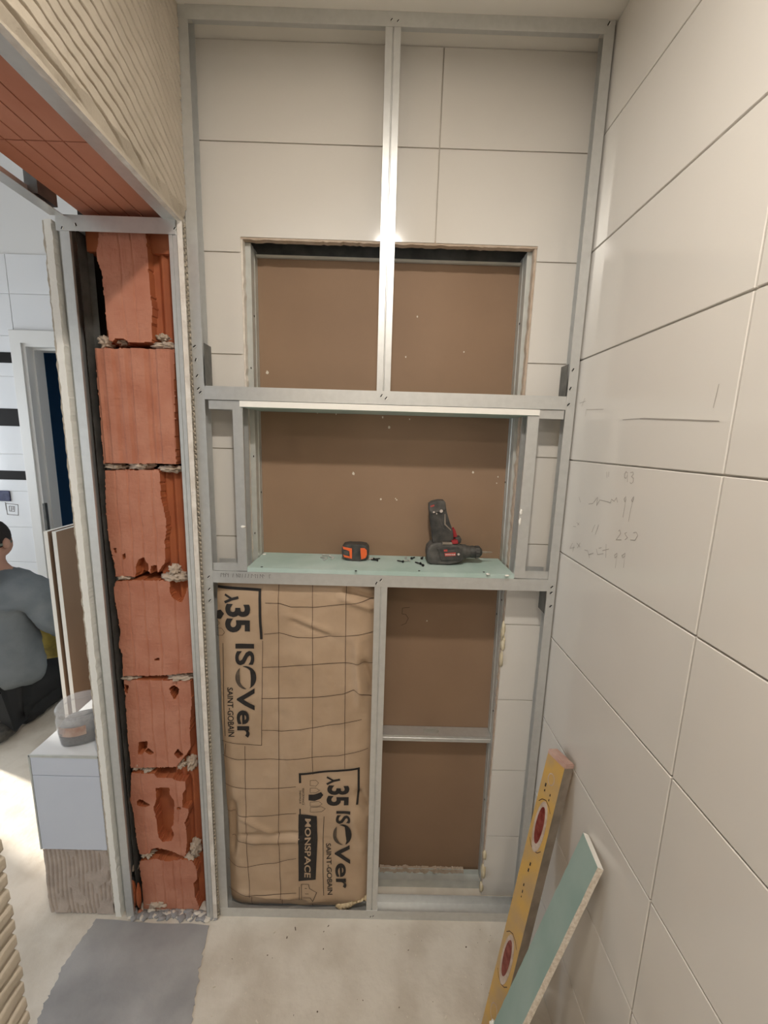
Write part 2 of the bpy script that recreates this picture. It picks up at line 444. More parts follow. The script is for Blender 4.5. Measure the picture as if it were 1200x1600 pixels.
for i in range(len(zb) - 1):
    z1, z0 = zb[i] - G / 2, zb[i + 1] + G / 2
    if z1 - z0 < 0.01: continue
    for k in range(2):
        x0, x1 = xb[k] + G / 2, xb[k + 1] - G / 2
        if z0 >= HZ: tile_poly([(x0, z0), (x1, z0), (x1, z1), (x0, z1)])
        elif z1 > HZ:
            if k == 0: tile_poly([(x0, z0), (HX0, z0), (HX0, HZ), (x1, HZ), (x1, z1), (x0, z1)])
            else: tile_poly([(HX1, z0), (x1, z0), (x1, z1), (x0, z1), (x0, HZ), (HX1, HZ)])
        else:
            if k == 0: tile_poly([(x0, z0), (HX0, z0), (HX0, z1), (x0, z1)])
            else: tile_poly([(HX1 - (0.0 if i < 5 else 0.004), z0), (x1, z0), (x1, z1), (HX1 - (0.0 if i < 5 else 0.004), z1)])
# joint filler behind the tile joints
bm = bmesh.new()
for a, b in (((-0.52, YT + 0.0035, HZ + .001), (XR, YT + 0.0065, CE)), ((-0.52, YT + 0.0035, FL), (HX0 - .001, YT + 0.0065, HZ + .001)), ((HX1 + .001, YT + 0.0035, FL), (XR, YT + 0.0065, HZ + .001))): add_box(bm, a, b)
bm_obj('grout_bed', bm, M['grout'], wb)
# torn plaster strip between tiles and left wall, broken edge of the cut
def rough_strip(name, a, b, axis, y0, y1, w, m, parent, n=70, amp=0.004, seed=0):
    """ragged strip along x or z between a,b; w=(lo,hi) of the other coordinate"""
    vs = []; fs = []
    for i in range(n + 1):
        s = a + (b - a) * i / n
        j0 = (noise.noise(Vector((s * 40, seed, 0))) + 0.6 * noise.noise(Vector((s * 140, seed, 2)))) * amp; j1 = (noise.noise(Vector((s * 45, seed + 5, 3))) + 0.6 * noise.noise(Vector((s * 150, seed + 5, 2)))) * amp
        jy_ = noise.noise(Vector((s * 60, seed + 9, 3))) * amp * 0.5
        for (ww, yy) in ((w[0] + j0, y0 + jy_), (w[1] + j1, y0 + jy_ * 0.3), (w[1] + j1, y1), (w[0] + j0, y1)):
            vs.append((ww, yy, s) if axis == 'z' else (s, yy, ww))
    for i in range(n):
        for k in range(4):
            a0 = i * 4 + k; a1 = i * 4 + (k + 1) % 4
            fs.append((a0, a1, a1 + 4, a0 + 4))
    fs.append((0, 3, 2, 1)); fs.append((n * 4, n * 4 + 1, n * 4 + 2, n * 4 + 3))
    return mesh_obj(name, vs, fs, m, parent)
rough_strip('torn_plaster', -0.3, CE - 0.0, 'z', YT - 0.004, YT + 0.004, (-0.515, -0.4825), M['plaster'], wb, 90, 0.003, 1)
rough_strip('cut_edge', FL, HZ, 'z', YT + 0.002, YT + 0.02, (HX0 - 0.004, HX0 + 0.005), M['plaster'], wb, 120, 0.003, 2)
rough_strip('cut_edge', FL + 0.05, HZ, 'z', YT + 0.004, YT + 0.02, (HX1 - 0.006, HX1 + 0.004), M['mortar'], wb, 120, 0.004, 3)
rough_strip('cut_edge', HX0, HX1, 'x', YT + 0.002, YT + 0.02, (HZ - 0.005, HZ + 0.004), M['mortar'], wb, 90, 0.003, 4)
for k, (u, v, r) in enumerate([(786, 985, (.006, .010, .03)), (786, 1005, (.007, .010, .025)), (783, 1030, (.005, .01, .03)), (757, 1335, (.006, .010, .02)), (755, 1360, (.007, .012, .03)), (752, 1385, (.006, .01, .018)), (326, 775, (.008, .01, .016)), (328, 810, (.006, .008, .03))]):
    p = atY(u, v, YT + 0.004); lump('foam_bead', (p[0], p[1], p[2]), r, M['foam'] if k < 6 else M['mortar'], wb, k + 20, 0.5, 2)

# ---- brown board closing the cavity
wc = box('wall_cavity', (-0.52, YB, FL), (XR + 0.006, YB + 0.0125, CE), M['brown'])
tag(wc, 'brown paper side of plasterboard closing the back of the opening', 'wall', kind='structure')
bm = bmesh.new()
for (u, v, s) in [(418, 582, 3.2), (652, 495, 1.5), (634, 558, 1.5), (725, 550, 1.4), (552, 740, 3), (595, 780, 2), (620, 781, 1.4), (618, 779, 1.2), (598, 652, 2), (608, 668, 3), (496, 645, 1.6), (525, 647, 1.6), (667, 970, 1.5), (739, 738, 2.2), (778, 745, 1.5), (776, 755, 1.3), (690, 640, 1.5), (640, 655, 1.6)]:
    p = atY(u, v, YB); r = s * 0.0016
    pts = [(p[0] + r * (0.6 + 0.5 * random.random()) * math.cos(a), p[2] + 1.2 * r * (0.6 + 0.5 * random.random()) * math.sin(a)) for a in np.linspace(0, 2 * math.pi, 8)[:-1]]
    add_prism(bm, pts, 'y', YB - 0.0012, YB + 0.001)
bm_obj('plaster_specks', bm, M['crumb'], wc)['kind'] = 'stuff'
bm = bmesh.new()
for st in [[(640, 949), (629, 950), (628, 959), (634, 960), (638, 966), (634, 974), (627, 977)]]:
    ribbon_on(bm, [tuple(atY(u, v, YB)[[0, 2]]) for u, v in st], 0.0014, lambda q: (q[0], YB - 0.0005, q[1]))
bm_obj('pencil_numeral', bm, M['ink_line'], wc)['label'] = 'pencilled figure 5'

# ---- left wall: lining board, adhesive, bricks, lintel
wl = thing('wall_left', 'left wall stripped to clay brick with combed tile adhesive above the opening', 'wall', (XL, YJ, FL), kind='structure')
box('lining_board', (-0.5005, YJ, FL + 0.002), (XL, 1.25, 0.497), M['plaster'], wl)       # end edge shows as pale strip
box('lining_board', (-0.5005, 0.45, 0.497), (XL, 1.25, CE), M['plaster'], wl)
box('lining_board', (-0.5005, -1.7, FL), (XL, 0.445, CE), M['plaster'], wl)
box('lining_board', (-0.5005, -0.2, 0.497), (XL, 0.45, CE), M['plaster'], wl)
box('wall_core', (-0.80, -1.7, FL), (-0.5005, 0.40, 1.66), M['void_shade'], wl)

def comb_grid(name, y0, y1, z0, z1, ny, nz, disp, m, parent, mask=None):
    ys = np.linspace(y0, y1, ny); zs = np.linspace(z0, z1, nz)
    YY, ZZ = np.meshgrid(ys, zs, indexing='ij')
    D = disp(YY, ZZ)
    V = np.stack([XL + D, YY, ZZ], -1).reshape(-1, 3)
    idx = np.arange(ny * nz).reshape(ny, nz)
    Fc = np.stack([idx[:-1, :-1], idx[1:, :-1], idx[1:, 1:], idx[:-1, 1:]], -1).reshape(-1, 4)
    return mesh_obj(name, V, Fc, m, parent, smooth=True)
def ridge(ph, groove=0.34, h=0.0080):
    fr = ph - np.floor(ph)
    t = np.clip(np.minimum(fr, 1 - fr) / (groove / 2), 0, 1)
    return h * (t * t * (3 - 2 * t))
def comb_upper(Y, Z):
    u = np.clip((Y - 0.50) / 0.565, 0, 1.05)
    wob = 0.006 * np.sin(Y * 8 + Z * 13) + 0.0012 * np.sin(Y * 31 - Z * 37 + 1.0)
    ph = (Z + 0.135 * u ** 3.2 + wob) / 0.0245
    cell = np.floor(ph)
    h = ridge(ph, 0.25, 0.0085)
    blob = 0.0012 * np.sin(cell * 12.9 + Y * 30) + 0.0006 * np.sin(Y * 190 + Z * 140)
    edge = np.clip((Z - 0.503 - 0.002 * np.sin(Y * 60)) / 0.020, 0, 1)
    return (0.0008 + h + blob * (h > 0.002)) * edge + 0.0002
comb_grid('combed_adhesive', 0.45, 1.0685, 0.4975, CE - 0.001, 150, 640, comb_upper, M['adhesive'], wl)['label'] = 'cream tile adhesive combed in curved ridges'
def comb_near(Y, Z):
    ph = (Z + 0.004 * np.sin(Y * 25) + 0.002 * np.sin(Z * 30)) / 0.026
    return 0.001 + ridge(ph, 0.42, 0.008) + 0.0008 * np.sin(Y * 90 + Z * 70)
comb_grid('combed_adhesive', 0.10, 0.4465, FL + 0.001, 0.497, 40, 700, comb_near, M['adhesive'], wl)['label'] = 'thick combed adhesive at near side of the opening'
# narrow comb on the lining next to the frame
def comb_jamb(Y, Z):
    ph = (Z + 0.003 * np.sin(Z * 40)) / 0.0125
    return 0.0006 + ridge(ph, 0.5, 0.0045)
comb_grid('combed_adhesive', YJ - 0.0005, F - 0.002, FL + 0.002, 0.497, 4, 1000, comb_jamb, M['adhesive'], wl)

# clay lintel seen from below: two rows of grooved blocks
LX0, LX1, LZ = -0.742, -0.546, 0.520
gx = [LX0, -0.702, -0.668, -0.629, -0.596, LX1]
for (ya, yb_) in ((0.30, 0.843), (0.846, 1.10)):
    bm = bmesh.new()
    pts = [(LX0, LZ + 0.05)]
    for i in range(len(gx) - 1):
        pts += [(gx[i] + (0.0012 if i else 0), LZ), (gx[i + 1] - 0.0012, LZ)]
        if i < len(gx) - 2: pts += [(gx[i + 1] - 0.0008, LZ + 0.004), (gx[i + 1] + 0.0008, LZ + 0.004)]
    pts += [(LX1, LZ + 0.05)]
    add_prism(bm, pts, 'y', ya, yb_)
    bm_obj('lintel_block', bm, M['clay_lintel'], wl)
box('lintel_core', (LX0, -0.2, LZ + 0.05), (LX1, 1.40, 1.66), M['clay_lintel'], wl)

# bricks of the jamb -- height fields traced from the exposed faces
YBR = 1.084
zA, zB_, zC, zD = zoompx(130, 340, 5.332), zoompx(140, 620, 5.332), zoompx(150, 890, 5.332), zoompx(170, 1150, 5.332)
def W(fn, pts): return [tuple(atY(*fn(p), YBR)[[0, 2]]) for p in pts]
def make_brick(seed, body, shell, holes=(), pits=(), grooves=(), ribs=()):
    """body, shell, holes, pits: polygons in (x,z); holes go deep, pits are shallow scrapes; ribs = raised bands"""
    xs = [p[0] for p in body + shell]; zs = [p[1] for p in body + shell]
    st = 0.0021
    gxs = np.arange(min(xs), max(xs) + st, st); gzs = np.arange(min(zs), max(zs) + st, st)
    X, Z = np.meshgrid(gxs, gzs, indexing='ij')
    jx = np.array([[noise.noise(Vector((a * 90, b * 90, seed))) for b in gzs[::3]] for a in gxs[::3]])
    J = np.kron(jx, np.ones((3, 3)))[:X.shape[0], :X.shape[1]]
    sh = inpoly(X + J * 0.0025, Z + J * 0.002, shell)
    bd = inpoly(X, Z, body) | sh
    D = np.full(X.shape, 0.024)
    D += 0.004 * np.sin(X * 260)                        # cell-wall relief inside
    D[sh] = 0.0
    for gxx, dep in grooves:
        # grooves lean with the brick; gxx is a fraction of the shell width
        xl, xr = min(p[0] for p in shell), max(p[0] for p in shell)
        gc = xl + gxx * (xr - xl)
        D[sh] += (dep * np.exp(-((X - gc + 0.0015 * np.sin(Z * 40 + seed)) / 0.0022) ** 2))[sh]
    for a, b, hgt in ribs:
        xl, xr = min(p[0] for p in shell), max(p[0] for p in shell)
        f = (X - xl) / (xr - xl); t = np.clip(np.minimum(f - a, b - f) / 0.03, 0, 1)
        D[sh] -= (hgt * t)[sh]
    D[sh] += 0.0009 * J[sh]
    deep = np.zeros(X.shape, bool)
    for h in pits: D[inpoly(X + J * .002, Z, h) & sh] = 0.030
    for h in holes:
        mm = inpoly(X + J * .002, Z, h); D[mm] = 0.065; deep |= mm
    idx = -np.ones(X.shape, int); sel = bd
    idx[sel] = np.arange(sel.sum())
    V = np.stack([X[sel], YBR + D[sel], Z[sel]], -1)
    q = sel[:-1, :-1] & sel[1:, :-1] & sel[1:, 1:] & sel[:-1, 1:]
    Fc = np.stack([idx[:-1, :-1][q], idx[1:, :-1][q], idx[1:, 1:][q], idx[:-1, 1:][q]], -1)
    me = bpy.data.meshes.new('brick'); me.from_pydata(V.tolist(), [], Fc.tolist())
    me.materials.append(M['clay']); me.materials.append(M['clay_in_shade'])
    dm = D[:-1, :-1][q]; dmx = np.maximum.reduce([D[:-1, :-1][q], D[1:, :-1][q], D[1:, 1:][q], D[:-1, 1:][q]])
    me.polygons.foreach_set('material_index', (dmx > 0.012).astype(np.int32))  # recessed faces take the undusted clay that carries painted shade
    bm = bmesh.new(); bm.from_mesh(me)
    be = [e for e in bm.edges if e.is_boundary]
    r = bmesh.ops.extrude_edge_only(bm, edges=be)
    for v in r['geom']:
        if isinstance(v, bmesh.types.BMVert): v.co.y = YBR + 0.10
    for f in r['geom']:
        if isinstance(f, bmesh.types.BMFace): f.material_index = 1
    bmesh.ops.recalc_face_normals(bm, faces=bm.faces)
    bm.to_mesh(me); bm.free()
    o = bpy.data.objects.new('brick', me); link(o); setp(o, wl)
    return o
G5 = [(0.2, .0022), (0.4, .0022), (0.58, .0022), (0.8, .0022)]
make_brick(1, W(zA, [(85, 100), (735, 100), (765, 1045), (140, 1045)]),
           W(zA, [(130, 100), (105, 300), (115, 370), (150, 440), (165, 600), (190, 850), (210, 1020), (245, 1035), (275, 1010), (330, 1010), (375, 1040), (440, 1045), (575, 1040), (575, 900), (580, 750), (560, 620), (545, 420), (525, 100)]),
           grooves=[(.45, .0015), (.68, .0015)], pits=[W(zA, [(258, 1048), (268, 1012), (330, 1012), (365, 1048)])])
make_brick(2, W(zA, [(92, 1085), (762, 1095), (770, 1600)]) + W(zB_, [(737, 562), (115, 556)]),
           W(zA, [(92, 1085), (762, 1095), (770, 1600)]) + W(zB_, [(737, 562), (115, 556)]), ribs=[(0.02, .08, .004), (.12, .26, .006), (.30, .42, .005), (.45, .66, .007), (.68, .73, .004), (.76, .98, .007)])
b3 = W(zB_, [(122, 608), (775, 615), (830, 1500), (215, 1503)])
make_brick(3, b3, W(zB_, [(125, 610), (580, 605), (590, 700), (600, 850), (640, 1020), (645, 1100), (630, 1200), (635, 1350), (625, 1390), (600, 1420), (580, 1460), (565, 1470), (550, 1410), (515, 1410), (510, 1480), (490, 1460), (485, 1400), (450, 1340), (410, 1360), (385, 1420), (390, 1460), (380, 1500), (215, 1500), (205, 1420), (150, 1150), (130, 900)]),
           holes=[W(zB_, [(203, 1262), (215, 1265), (224, 1298), (212, 1295)]), W(zB_, [(274, 1315), (290, 1308), (292, 1345), (280, 1355)]), W(zB_, [(740, 830), (780, 830), (780, 872), (740, 872)]), W(zB_, [(400, 1470), (570, 1480), (570, 1503), (390, 1503)])], grooves=G5)
b4 = W(zC, [(160, 95), (775, 100), (820, 860), (560, 885), (220, 890), (150, 230)])
make_brick(4, b4, W(zC, [(165, 95), (345, 85), (620, 90), (615, 190), (650, 240), (710, 275), (745, 200), (770, 100), (800, 500), (820, 860), (560, 885), (220, 890), (215, 700), (185, 640), (200, 520), (150, 230), (145, 150)]),
           holes=[W(zC, [(490, 744), (530, 740), (530, 756), (492, 757)])], grooves=G5)
b5 = W(zC, [(230, 915), (800, 920), (850, 1500)]) + W(zD, [(745, 262), (180, 268)])
make_brick(5, b5, W(zC, [(230, 915), (400, 920), (560, 920), (790, 922), (800, 1100), (785, 1300), (790, 1490), (755, 1540)]) + W(zD, [(640, 165), (560, 262), (180, 268), (160, 60)]),
           holes=[W(zC, [(612, 990), (650, 965), (690, 1000), (680, 1035), (655, 1082), (635, 1050)]), W(zD, [(330, 105), (375, 140), (345, 155), (300, 130)]), W(zD, [(545, 150), (575, 110), (620, 160), (580, 185)]), W(zC, [(240, 960), (270, 965), (262, 1030), (245, 1020)])],
           pits=[W(zD, [(245, 150), (250, 55), (315, 45), (318, 100), (275, 150)])], grooves=G5)
b6 = W(zD, [(185, 305), (755, 290), (790, 1015), (255, 995)])
make_brick(6, b6, W(zD, [(185, 305), (380, 315), (400, 345), (530, 350), (560, 370), (640, 375), (645, 440), (620, 480), (615, 590), (665, 605), (665, 660), (635, 720), (650, 800), (655, 880), (640, 1010), (600, 1000), (520, 960), (400, 935), (355, 945), (340, 985), (255, 990), (230, 880), (210, 700), (195, 600), (175, 540), (180, 420)]),
           pits=[W(zD, [(390, 435), (500, 430), (505, 490), (545, 550), (535, 740), (520, 760), (540, 830), (520, 870), (450, 880), (415, 840), (400, 700), (375, 600), (400, 520)])],
           holes=[W(zD, [(235, 545), (260, 530), (345, 575), (300, 590), (245, 580)]), W(zD, [(568, 595), (595, 595), (598, 612), (570, 612)]), W(zD, [(380, 285), (530, 285), (530, 342), (405, 342), (382, 315)])], grooves=[(.22, .0018), (.82, .0018)])
b7 = W(zD, [(255, 1030), (800, 1030), (830, 1470), (290, 1470)])
make_brick(7, b7, W(zD, [(260, 1040), (400, 1020), (480, 1045), (600, 1025), (700, 1040), (735, 1110), (740, 1190), (710, 1230), (720, 1330), (755, 1420), (745, 1470), (290, 1470), (270, 1200), (250, 1080)]), grooves=[(.25, .0018), (.42, .0018), (.6, .0018), (.72, .0018)])
# mortar left in the joints
for k, (u0, u1, v0, v1, dy) in enumerate([(152, 172, 524, 543, .01), (180, 200, 530, 540, .02), (242, 262, 521, 532, .012), (236, 276, 533, 546, .012), (162, 196, 724, 734, .008), (200, 236, 718, 735, .004), (250, 286, 727, 739, .006), (183, 205, 898, 907, .006),
                                      (262, 280, 884, 900, .002), (252, 294, 895, 910, .004), (190, 215, 1056, 1062, .004), (262, 300, 1056, 1063, .004), (204, 226, 1180, 1204, .008), (222, 240, 1200, 1206, .008), (276, 290, 1188, 1202, .012), (290, 306, 1182, 1204, .014), (218, 238, 1332, 1340, .004), (296, 312, 1316, 1340, .006), (284, 308, 1336, 1344, .008), (228, 262, 1408, 1418, .0), (208, 216, 1348, 1364, .01)]):
    a = atY(u0, v0, YBR + dy); b = atY(u1, v1, YBR + dy)
    lump('mortar', ((a[0] + b[0]) / 2, YBR + dy + 0.012, (a[2] + b[2]) / 2), (abs(b[0] - a[0]) / 2, 0.018, abs(b[2] - a[2]) / 2), M['mortar'], wl, k + 50, 0.6, 4, 2.6)
# clay shards standing in the gap at the foot
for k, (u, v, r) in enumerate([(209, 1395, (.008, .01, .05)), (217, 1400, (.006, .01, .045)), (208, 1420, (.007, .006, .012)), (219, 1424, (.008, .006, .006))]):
    p = atY(u, v, 1.075); lump('clay_shard', tuple(p), r, M['clay_in_shade'] if k < 2 else M['clay'], wl, 80 + k, 0.4, 2)
box('jamb_back_fill', (-0.745, YBR + 0.099, FL), (-0.508, 1.40, 0.51), M['void_shade'], wl)  # black box painted as the dark void behind the bricks
box('jamb_back_fill', (-0.80, 1.16, FL), (-0.70, 1.45, 0.60), M['void_shade'], wl)  # closes the left gap with painted darkness
box('jamb_back_fill', (-0.742, 1.098, 0.44), (-0.508, 1.40, 0.569), M['clay_in_shade'], wl)
# outer lining towards the other room, torn edge
rough_strip('outer_lining_board', FL, 0.492, 'z', YJ, YJ + 0.05, (-0.8125, -0.7950), M['gyp_white'], wl, 400, 0.0022, 7)
box('outer_lining_board', (-0.8095, YJ + 0.05, FL), (-0.797, 2.75, 0.50), M['paint'], wl)
box('outer_lining_board', (-0.8095, 1.30, 0.50), (-0.797, 2.75, 1.66), M['paint'], wl)
rough_strip('outer_plaster_skin', FL + .05, 0.49, 'z', YJ + 0.002, YJ + 0.02, (-0.8175, -0.8115), M['adhesive'], wl, 400, 0.003, 11)

# steel framing of the jamb
jf = thing('jamb_framing', 'galvanised steel framing lining the stripped brick jamb', 'framing', (-0.64, YJ, FL))
p_ = profile('stud', [(-0.776, YJ + 0.052), (-0.776, YJ), (-0.7545, YJ), (-0.7545, YJ + 0.006)], 'z', FL + 0.002, 0.50, M['steel'], jf)
profile('stud', [(-0.752, YJ + 0.02), (-0.752, YJ + 0.05), (-0.735, YJ + 0.05)], 'z', FL + 0.002, 0.48, M['steel_dark_and_shade'], jf)  # dark colour stands in for the shade deep in the jamb gap
profile('stud', [(-0.7935, YJ + 0.018), (-0.778, YJ + 0.018)], 'z', FL + 0.002, 0.49, M['steel_old'], jf)
bm = bmesh.new()
s1 = profile('stud', [(-0.5205, YJ + 0.005), (-0.5205, YJ + 0.001), (-0.513, YJ + 0.001), (-0.5125, YJ + 0.0028), (-0.511, YJ + 0.0028), (-0.5105, YJ + 0.001), (-0.5022, YJ + 0.001), (-0.5022, YJ + 0.05)], 'z', FL + 0.002, 0.50, M['steel'], jf, 0.001)
s2 = profile('head_track', [(YJ - 0.0015, 0.467), (YJ - 0.0015, 0.492), (YJ - 0.0005, 0.4925), (YJ - 0.0005, 0.5015), (YJ + 0.05, 0.5015), (YJ + 0.05, 0.467)], 'x', -0.7835, -0.503, M['steel'], jf)
for (u, v, fl) in [(97, 356, False), (262, 339, True), (273, 357, False), (119, 351, True)]: crimp(s2, u, v, YJ - 0.0015, fl, 0.8)
# tracks along the lintel
s3 = profile('lintel_track', [(-0.531, 0.4995), (-0.5015, 0.4995), (-0.5015, 0.53)], 'y', 0.30, YJ, M['steel'], jf)
s4 = profile('lintel_track', [(-0.7945, 0.53), (-0.7945, 0.500), (-0.763, 0.500)], 'y', 0.30, YJ - 0.001, M['steel'], jf)
box('packing', (-0.800, 1.00, 0.514), (-0.772, 1.055, 0.56), M['steel_dark_and_shade'], jf)

# ---- far room
wf = thing('wall_far', 'far wall of the next room, white tiles below paint', 'wall', (-2.2, 2.75, FL), kind='structure')
YW = 2.75
DX0, DX1, DZ = -2.325, -1.50, FL + 2.075
bm = bmesh.new()
add_box(bm, (-3.7, YW + 0.006, FL), (DX0, YW + 0.12, 1.66)); add_box(bm, (DX0, YW + 0.006, DZ), (DX1, YW + 0.12, 1.66)); add_box(bm, (DX1, YW + 0.006, FL), (-0.797, YW + 0.12, 1.66))
bm_obj('painted_wall', bm, M['paint'], wf)
tz = 1.075
trow = [tz, tz - 0.23, tz - 0.48, tz - 0.73, tz - 0.98, tz - 1.23, tz - 1.48, tz - 1.73, tz - 1.98, tz - 2.23, FL]
far_face = lambda c: Vector((c.x, YW + 0.006 + c.y, c.z))
for i in range(len(trow) - 1):
    for (a, b) in ((-3.55, -2.96), (-2.96, -2.37), (-2.37, -1.77), (-1.77, -1.17), (-1.17, -0.81)):
        z0, z1 = trow[i + 1], trow[i]
        if z1 <= DZ + 0.02 or z0 < DZ:
            if z0 >= DZ: pass
            elif a < DX1 + 0.07 and b > DX0 - 0.07:
                if a < DX0 - 0.09: b = DX0 - 0.066
                elif b > DX1 + 0.09: a = DX1 + 0.066
                else: continue
        if z1 - z0 < 0.02: continue
        tile_rect(wf, a, b, z0, z1, far_face, M['tile_white'])
for (v0, v1, u1) in ((550, 567, 14), (638, 666, 27), (735, 750, 37)):
    a = atY(0, v0, YW - 0.003); b = atY(u1, v1, YW - 0.003)
    box('black_tile', (-3.3, YW - 0.004, b[2]), (DX0 - 0.066 - 0.002, YW + 0.002, a[2]), M['black_tile'], wf, 0.001)
a = atY(-10, 766, YW); b = atY(18, 783, YW)
box('socket_plate', (a[0] - 0.05, YW - 0.008, b[2]), (b[0], YW, a[2]), M['navy'], wf, 0.003)
bm = bmesh.new()
zz = zoompx(0, 680, 7.275)
for st in [[(65, 775), (205, 790), (210, 910), (85, 900), (65, 775)], [(105, 805), (165, 810), (165, 868), (110, 862), (105, 805)], [(130, 812), (132, 860)], [(150, 815), (150, 850)], [(60, 760), (75, 850)]]:
    ribbon_on(bm, [tuple(atY(*zz(p), YW)[[0, 2]]) for p in st], 0.004, lambda q: (q[0], YW - 0.001, q[1]))
bm_obj('pencil_drawing', bm, M['pencil_dark'], wf)['label'] = 'pencilled square socket outline'
# door
dr = thing('door_1', 'white door frame around a dark blue-lit room', 'door', (-1.9, YW, FL), kind='structure')
prism('casing', [(DX0 - 0.066, FL), (DX0, FL), (DX0, DZ), (DX1, DZ), (DX1, FL), (DX1 + 0.066, FL), (DX1 + 0.066, DZ + 0.075), (DX0 - 0.066, DZ + 0.075)], 'y', YW - 0.018, YW + 0.01, M['white_gloss'], dr, 0.003, 1)
prism('jamb_lining', [(DX0, FL), (DX0 + 0.022, FL), (DX0 + 0.022, DZ - 0.022), (DX1 - 0.022, DZ - 0.022), (DX1 - 0.022, FL), (DX1, FL), (DX1, DZ), (DX0, DZ)], 'y', YW - 0.004, YW + 0.12, M['white_gloss'], dr)
prism('door_stop', [(DX0 + 0.022, FL), (DX0 + 0.034, FL), (DX0 + 0.034, DZ - 0.034), (DX1 - 0.034, DZ - 0.034), (DX1 - 0.034, FL), (DX1 - 0.022, FL), (DX1 - 0.022, DZ - 0.022), (DX0 + 0.022, DZ - 0.022)], 'y', YW + 0.045, YW + 0.12, M['white_gloss'], dr)
a = atY(59, 786, YW); b = atY(68, 830, YW)
box('strike_plate', (DX0 + 0.012, YW - 0.006, b[2]), (DX0 + 0.030, YW + 0.02, a[2]), M['steel_dark_and_shade'], dr, 0.003)
# room behind the door
w2 = thing('wall_passage', 'walls of the room behind the white door frame, blue light in their colour', 'wall', (-1.9, 3.4, FL), kind='structure')
box('panel', (-3.0, 3.55, FL), (-0.8, 3.65, 1.0), M['blue_light_wall'], w2)
box('panel', (-3.0, YW + 0.13, FL), (-2.95, 3.55, 1.0), M['blue_light_wall'], w2)
box('panel', (-0.85, YW + 0.13, FL), (-0.80, 3.55, 1.0), M['blue_light_wall'], w2)
box('panel', (-3.0, YW + 0.13, 1.0), (-0.8, 3.65, 1.05), M['blue_light_wall'], w2)
# window wall on the left of that room
ww = thing('wall_window', 'white wall with the window of the next room', 'wall', (-3.6, 1.85, FL), kind='structure')
WY0, WY1, WZ0, WZ1 = 2.02, 2.72, FL + 0.70, FL + 2.15
VY0, VY1 = -1.2, 0.2  # unseen second window opening, added to let in more light
for a, b in (((-3.7, -1.7, FL), (-3.6, VY0, 1.66)), ((-3.7, VY1, FL), (-3.6, WY0, 1.66)), ((-3.7, WY1, FL), (-3.6, 3.7, 1.66)), ((-3.7, WY0, FL), (-3.6, WY1, WZ0)), ((-3.7, WY0, WZ1), (-3.6, WY1, 1.66)), ((-3.7, VY0, FL), (-3.6, VY1, WZ0)), ((-3.7, VY0, WZ1), (-3.6, VY1, 1.66))):
    box('wall_panel', a, b, M['paint'], ww)
for nm, lab, q0, q1 in (('window_1', 'white framed window in far part of the next room', WY0, WY1), ('added_window', 'unseen white framed window added beside the camera to brighten the next room', VY0, VY1)):
    wn = thing(nm, lab, 'window', (-3.65, (q0 + q1) / 2, WZ0), kind='structure')
    for a, b in (((-3.68, q0, WZ0), (-3.62, q1, WZ0 + 0.06)), ((-3.68, q0, WZ1 - 0.06), (-3.62, q1, WZ1)), ((-3.68, q0, WZ0), (-3.62, q0 + 0.06, WZ1)), ((-3.68, q1 - 0.06, WZ0), (-3.62, q1, WZ1))):
        box('frame_bar', a, b, M['white_gloss'], wn, 0.004)
wnear = thing('wall_near', 'white wall behind the camera closing both rooms', 'wall', (-1.6, -1.75, FL), kind='structure')
box('wall_panel', (-3.7, -1.8, FL), (XR + 0.2, -1.7, 1.66), M['paint'], wnear)

# ================================================================== THE STEEL FRAME
fr = thing('stud_frame', 'galvanised steel stud frame with a niche, standing before the tiled wall', 'framing', (0, F + 0.024, FL))
def U_side(x_web, x_in, x_in_back, name):
    return profile(name, [(x_in, F), (x_web, F), (x_web, F + 0.042), (x_in_back, F + 0.042)], 'z', FL + 0.002, CE - 0.001, M['steel'], fr)
sl = U_side(-0.4825, -0.4570, -0.4600, 'side_stud')
sr = U_side(0.4875, 0.4650, 0.4735, 'side_stud')
tt = profile('top_track', [(F - 0.0008, 0.9035), (F - 0.0008, CE - 0.0008), (F + 0.042, CE - 0.0008)], 'x', -0.462, 0.470, M['steel'], fr)
bt = profile('bottom_track', [(F - 0.0012, FL + 0.034), (F - 0.0012, FL + 0.001), (F + 0.048, FL + 0.001), (F + 0.048, FL + 0.034)], 'x', -0.481, 0.486, M['steel'], fr)
def C_stud(x0, x1, z0, z1, flip=False, name='stud', groove=True):
    xm = (x0 + x1) / 2
    web, lip = (x1, x0) if flip else (x0, x1)
    sg = 1 if web < lip else -1
    fpath = [(lip, F + 0.006), (lip, F)]
    if groove: fpath += [(xm + sg * 0.0022, F), (xm + sg * 0.0008, F + 0.0022), (xm - sg * 0.0008, F + 0.0022), (xm - sg * 0.0022, F)]
    fpath += [(web, F), (web, F + 0.046), (lip, F + 0.046), (lip, F + 0.040)]
    return profile(name, fpath, 'z', z0, z1, M['steel'], fr, 0.001)
cu = C_stud(-0.0195, 0.0140, 0.094, 0.918)
cl = C_stud(-0.0120, 0.0225, FL + 0.004, -0.372, True)
T1 = profile('cross_track', [(F - 0.0008, 0.1257), (F - 0.0008, 0.0930), (F + 0.047, 0.0930), (F + 0.047, 0.1257)], 'x', -0.4565, 0.4645, M['steel'], fr)
T2 = profile('cross_track', [(F - 0.0008, -0.3958), (F - 0.0008, -0.3630), (F + 0.047, -0.3630), (F + 0.047, -0.3958)], 'x', -0.4565, 0.4690, M['steel'], fr)
for (xa, xb_) in ((-0.449, -0.3685), (0.3995, 0.4635)):
    profile('niche_track', [(F + 0.003, 0.0690), (F + 0.003, 0.0905), (F + 0.046, 0.0905), (F + 0.046, 0.0690)], 'x', xa, xb_, M['steel'], fr)
